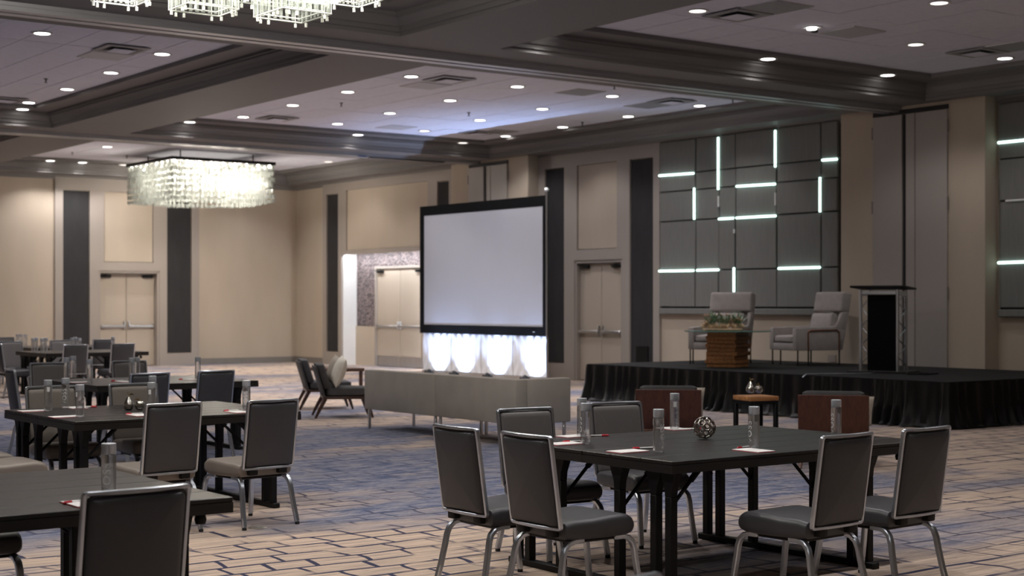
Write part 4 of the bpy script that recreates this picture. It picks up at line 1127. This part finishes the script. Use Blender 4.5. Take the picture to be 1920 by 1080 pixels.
# the one aimed fitting
x, y, z = P(1523, 52, ZT)
t = thing('aimed_downlight', 'tilted spotlight glaring in the upper right ceiling bay beside a blank grey panel', 'ceiling light', (x,y,z))
MB().lathe([(.07,0),(.12,0),(.12,-.008),(.07,-.004)], 20).build('trim_ring', M['white_metal'], t)
MB().lathe([(0,-.005),(.06,-.005),(.062,-.03),(0,-.034)], 18, (-.03,-.02,0)).build('lens', M['bulb'], t)
MB().rbox((.03,.0,-.05), (.11,.06,-.005), .01).build('gimbal', M['black'], t)

vent0 = blank0 = dark0 = None
def vent(px, py, label):
    global vent0
    x, y, z = P(px, py, ZT - .012)
    if vent0: return dup(vent0, (x,y,z), 0, label, 'supply air vents', 'ceiling_vent')
    t = vent0 = thing('ceiling_vent', label, 'air vent', (x,y,z), 0, 'supply air vents')
    h = .305
    mb = MB(); mb.loft([[(-h,-h,0),(h,-h,0),(h,h,0),(-h,h,0)],[(-h,-h,-.012),(h,-h,-.012),(h,h,-.012),(-h,h,-.012)],[(-.24,-.24,-.018),(.24,-.24,-.018),(.24,.24,-.018),(-.24,.24,-.018)],[(-.20,-.20,.004),(.20,-.20,.004),(.20,.20,.004),(-.20,.20,.004)]], caps=False)
    mb.build('frame', M['vent_grey'], t, smooth=False)
    MB().box((-.2,-.2,.0), (.2,.2,.006)).build('throat', M['vent_dark'], t, smooth=False)
    MB().loft([[(-a,-a,z_),(a,-a,z_),(a,a,z_),(-a,a,z_)] for a, z_ in ((.10,-.002),(.155,-.030),(.150,-.034))]).build('deflector', M['tile'], t, smooth=False)
    return t
def blank(px, py, label, dark):
    global blank0, dark0
    x, y, z = P(px, py, ZT - .008)
    src = dark0 if dark else blank0
    if src: return dup(src, (x,y,z), 0, label, 'blank ceiling panels', 'access_panel')
    t = thing('access_panel', label, 'ceiling panel', (x,y,z), 0, 'blank ceiling panels')
    MB().box((-.30,-.30,-.006), (.30,.30,.010)).build('sheet', M['vent_grey'] if dark else M['panel_pale'], t, bevel=.003, smooth=False)
    MB().box((-.305,-.305,-.001), (.305,.305,.009)).build('rim', M['white_metal'], t, smooth=False)
    if dark: dark0 = t
    else: blank0 = t
M['panel_pale'] = mat('pale_metal_panel', (.50,.50,.54), .5, 0, .03)
vent(227, 92, 'square air vent in the upper left ceiling bay'); blank(198, 105, 'pale blank panel beside the vent in the upper left ceiling bay', False)
vent(10, 187, 'square air vent at the left picture edge in the upper left ceiling bay')
vent(520, 222, 'square air vent in the middle bay, nearest the left beam')
vent(842, 149, 'square air vent in the middle bay, nearest the near track'); blank(798, 161, 'pale blank panel beside the vent nearest the near track', False)
blank(1088, 173, 'dark grey panel in the middle bay between two downlights', True)
vent(1260, 190, 'square air vent in the middle bay, nearest the grey acoustic wall'); blank(1214, 198, 'dark grey panel beside the vent nearest the acoustic wall', True)
blank(743, 239, 'pale blank panel in the middle bay, washed blue', False)
vent(898, 249, 'square air vent in the middle bay, farthest one washed blue'); blank(934, 247, 'dark grey panel beside the farthest vent of the middle bay', True)
vent(1383, 28, 'square air vent in the upper right bay, left one'); blank(1457, 14, 'grey panel right of the left vent in the upper right bay', True)
blank(1597, 61, 'pale blank panel beside the tilted spotlight', False)
vent(1833, 98, 'square air vent in the upper right bay, right one'); blank(1902, 88, 'grey panel right of the right vent in the upper right bay', True)
vent(127, 306, 'square air vent in the far bay left of the chandelier')
sp0 = None
for px, py, l in ((86,150,'upper left bay'),(458,235,'middle bay near its left corner'),(1152,162,'middle bay above a downlight'),(879,213,'middle bay in its middle'),(1092,231,'middle bay close to the stage wall'),(682,251,'middle bay near its far end'),(1374,188,'middle bay above the acoustic wall'),(640,195,'middle bay between two left downlights'),(238,293,'far bay left of the chandelier'),(136,287,'far bay near the left beam')):
    x, y, z = P(px, py, ZT - .02)
    if sp0 is None:
        sp0 = thing('sprinkler_head', 'small sprinkler head hanging in the ' + l, 'sprinkler', (x,y,ZT), 0, 'ceiling sprinklers')
        MB().lathe([(0,0),(.035,0),(.033,-.006),(.012,-.010),(.011,-.045),(.006,-.05),(.006,-.062),(0,-.062)], 12).build('body', M['vent_dark'], sp0)
        MB().lathe([(0,-.060),(.024,-.060),(.024,-.064),(0,-.065)], 12).build('deflector', M['vent_dark'], sp0)
    else: dup(sp0, (x,y,ZT), 0, 'small sprinkler head hanging in the ' + l, 'ceiling sprinklers')

# ------------------------------------------------------------ chandeliers
def tray(root, cx, cy, zt, sx, sy, h, parent_mat='white_metal', rods=8):
    """a hanging tray: square metal ring at foot, upright acrylic plates around it, knobs below"""
    z0 = zt - h
    ring = MB()
    for z in (z0,):
        ring.tube([(cx-sx,cy-sy,z),(cx+sx,cy-sy,z),(cx+sx,cy+sy,z),(cx-sx,cy+sy,z)], .006, 6, closed=True)
        ring.tube([(cx-sx+.04,cy-sy+.04,z+.02),(cx+sx-.04,cy-sy+.04,z+.02),(cx+sx-.04,cy+sy-.04,z+.02),(cx-sx+.04,cy+sy-.04,z+.02)], .005, 6, closed=True)
    for i in (-1,1):
        for j in (-1,1): ring.tube([(cx+i*sx,cy+j*sy,z0),(cx+i*sx,cy+j*sy,zt)], .004, 6)
    r = ring.build('tray_frame', M['lit_metal'], root)
    pl = MB(); kn = MB()
    n = rods
    for i in range(n):
        u = -1 + 2*(i+.5)/n
        for (x, y, dx, dy) in ((cx+u*sx, cy-sy, .5*sx/n, 0), (cx+u*sx, cy+sy, .5*sx/n, 0), (cx-sx, cy+u*sy, 0, .5*sy/n), (cx+sx, cy+u*sy, 0, .5*sy/n)):
            wx, wy = (dx or .0025), (dy or .0025)
            pl.box((x-wx,y-wy,z0+.012), (x+wx,y+wy,zt-.006))
    pl.build('glass_plate', M['plate'], root, smooth=False)['kind'] = 'stuff'
    for i in (-.72,.72,-.4):
        for j in (-1,1):
            for (x, y) in ((cx+i*sx, cy+j*sy), (cx+j*sx, cy+i*sy)):
                k = MB().tube([(x,y,z0-.012),(x,y,z0-.042)], .011, 8).tube([(x,y,z0-.012),(x,y,zt)], .0035, 6).build('rod_knob', M['lit_knob'], r)
M['lit_metal'] = mat('white_lacquered_rod', (.85,.88,.85), .35, 0, .02)
M['lit_knob'] = mat('frosted_knob', (.88,.90,.88), .3, 0, .02)
def chandelier(label, cx, cy, s, zt, zb):
    t = thing('chandelier', label, 'chandelier', (cx, cy, zt), 0)
    MB().box((-s,-s,-.07), (s,s,0)).build('top_plate', M['black'], t, smooth=False, bevel=.005)
    for i in (-1,1):
        for j in (-1,1): MB().tube([(i*s*.7,j*s*.7,0),(i*s*.7,j*s*.7,ZT-zt+.01)], .015, 8).build('suspension_rod', M['black'], t)
    return t
# far, fully seen: tiers of short crystal bars under a black plate
cx, cy, s, zt, zb = 15.35, 33.05, 1.30, 4.88, 3.86
ch = chandelier('large square crystal chandelier glowing under a black plate in the far bay', cx, cy, s, zt, zb)
rg = random.Random(9)
nt_ = 7; dz = (zt-.09-zb)/nt_
for k in range(nt_):
    mb = MB(); z1 = -.08 - k*dz; inset = .02 if k < 5 else .05
    for (ring_s, st_) in ((s-.03, .062), (s-.22, .12), (s-.5, .2)):
        n = int(2*ring_s/st_)
        for side in range(4):
            for i in range(n):
                u = -ring_s + 2*ring_s*(i+.5)/n; o_ = ring_s + rg.uniform(-.035,.02)
                x, y = ((u,-o_),(o_,u),(u,o_),(-o_,u))[side]
                zz = z1 - rg.uniform(0,.02); hh = dz*rg.uniform(.60,.78)
                if k == nt_-1: hh *= .6 + .5*(1-abs(u)/s)
                w_ = rg.uniform(.014,.021)
                mb.box((x-w_,y-w_,zz-hh), (x+w_,y+w_,zz))
    o = mb.build('crystal_tier', M['crystal'], ch, smooth=False); o['kind'] = 'stuff'
for side in range(4):
    for i in range(9):
        u = -s + .12 + (2*s-.24)*i/8; o_ = s - .09
        x, y = ((u,-o_),(o_,u),(u,o_),(-o_,u))[side]
        MB().lathe([(0,-.125),(.022,-.12),(.034,-.10),(.03,-.075),(.015,-.06),(0,-.06)], 10, (x,y,-.01)).build('bulb', M['chbulb'], ch)
for i in range(3):
    for j in range(3):
        d = bpy.data.lights.new('chandelier_lamp', 'POINT'); d.energy = CHAND_W/4.0; d.color = WARM_COL; d.shadow_soft_size = .10
        o = bpy.data.objects.new('chandelier_lamp', d); COL.objects.link(o); o.parent = ch; o.location = ((i-1)*.68, (j-1)*.68, -.42 - .1*((i+j) % 2))
d = bpy.data.lights.new('plate_lamp', 'AREA'); d.shape = 'SQUARE'; d.size = 1.9; d.energy = 7; d.color = WARM_COL  # added fill above the plate, lifts the dark ceiling around it
o = bpy.data.objects.new('plate_lamp', d); COL.objects.link(o); o.parent = ch; o.location = (0,0,.012); o.rotation_euler = (R(180),0,0)
# near one: only its lowest trays reach into the picture
nx0, ny0 = 4.93, 9.95
ch2 = chandelier('near chandelier of hanging glass-plate trays cut by the top picture edge', nx0, ny0, 1.30, 4.88, 3.9)
for (px, py, z, sx, sy, h) in ((548, 29, 3.70, .20, .22, .24), (382, 18, 3.76, .20, .17, .22), (512, 4, 3.84, .26, .14, .22), (228, 0, 3.86, .17, .17, .22), (662, 2, 3.80, .15, .17, .22), (470,-14,3.95,.2,.2,.22), (590,-16,3.95,.2,.2,.22)):
    x, y, _ = P(px, py, z)
    tray(ch2, x-nx0, y-ny0, z+h-4.88, sx, sy, h)
    MB().tube([(x-nx0,y-ny0,z+h-4.88),(x-nx0,y-ny0,-.06)], .008, 6).build('hanger', M['steel'], ch2)
x, y, z = P(603, 1, 3.92)
MB().lathe([(0,0),(.14,0),(.145,.012),(.14,.03),(0,.03)], 24, (x-nx0,y-ny0,z-4.88)).build('lamp_disc', M['bulb'], ch2)
for i in range(2):
    for j in range(2):
        d = bpy.data.lights.new('chandelier_lamp', 'POINT'); d.energy = CHAND_W/4; d.color = (1,.93,.82); d.shadow_soft_size = .10
        o = bpy.data.objects.new('chandelier_lamp', d); COL.objects.link(o); o.parent = ch2; o.location = ((i-.5)*1.2, (j-.5)*1.2, -.55)
# chandeliers share nothing further; parent transforms are final
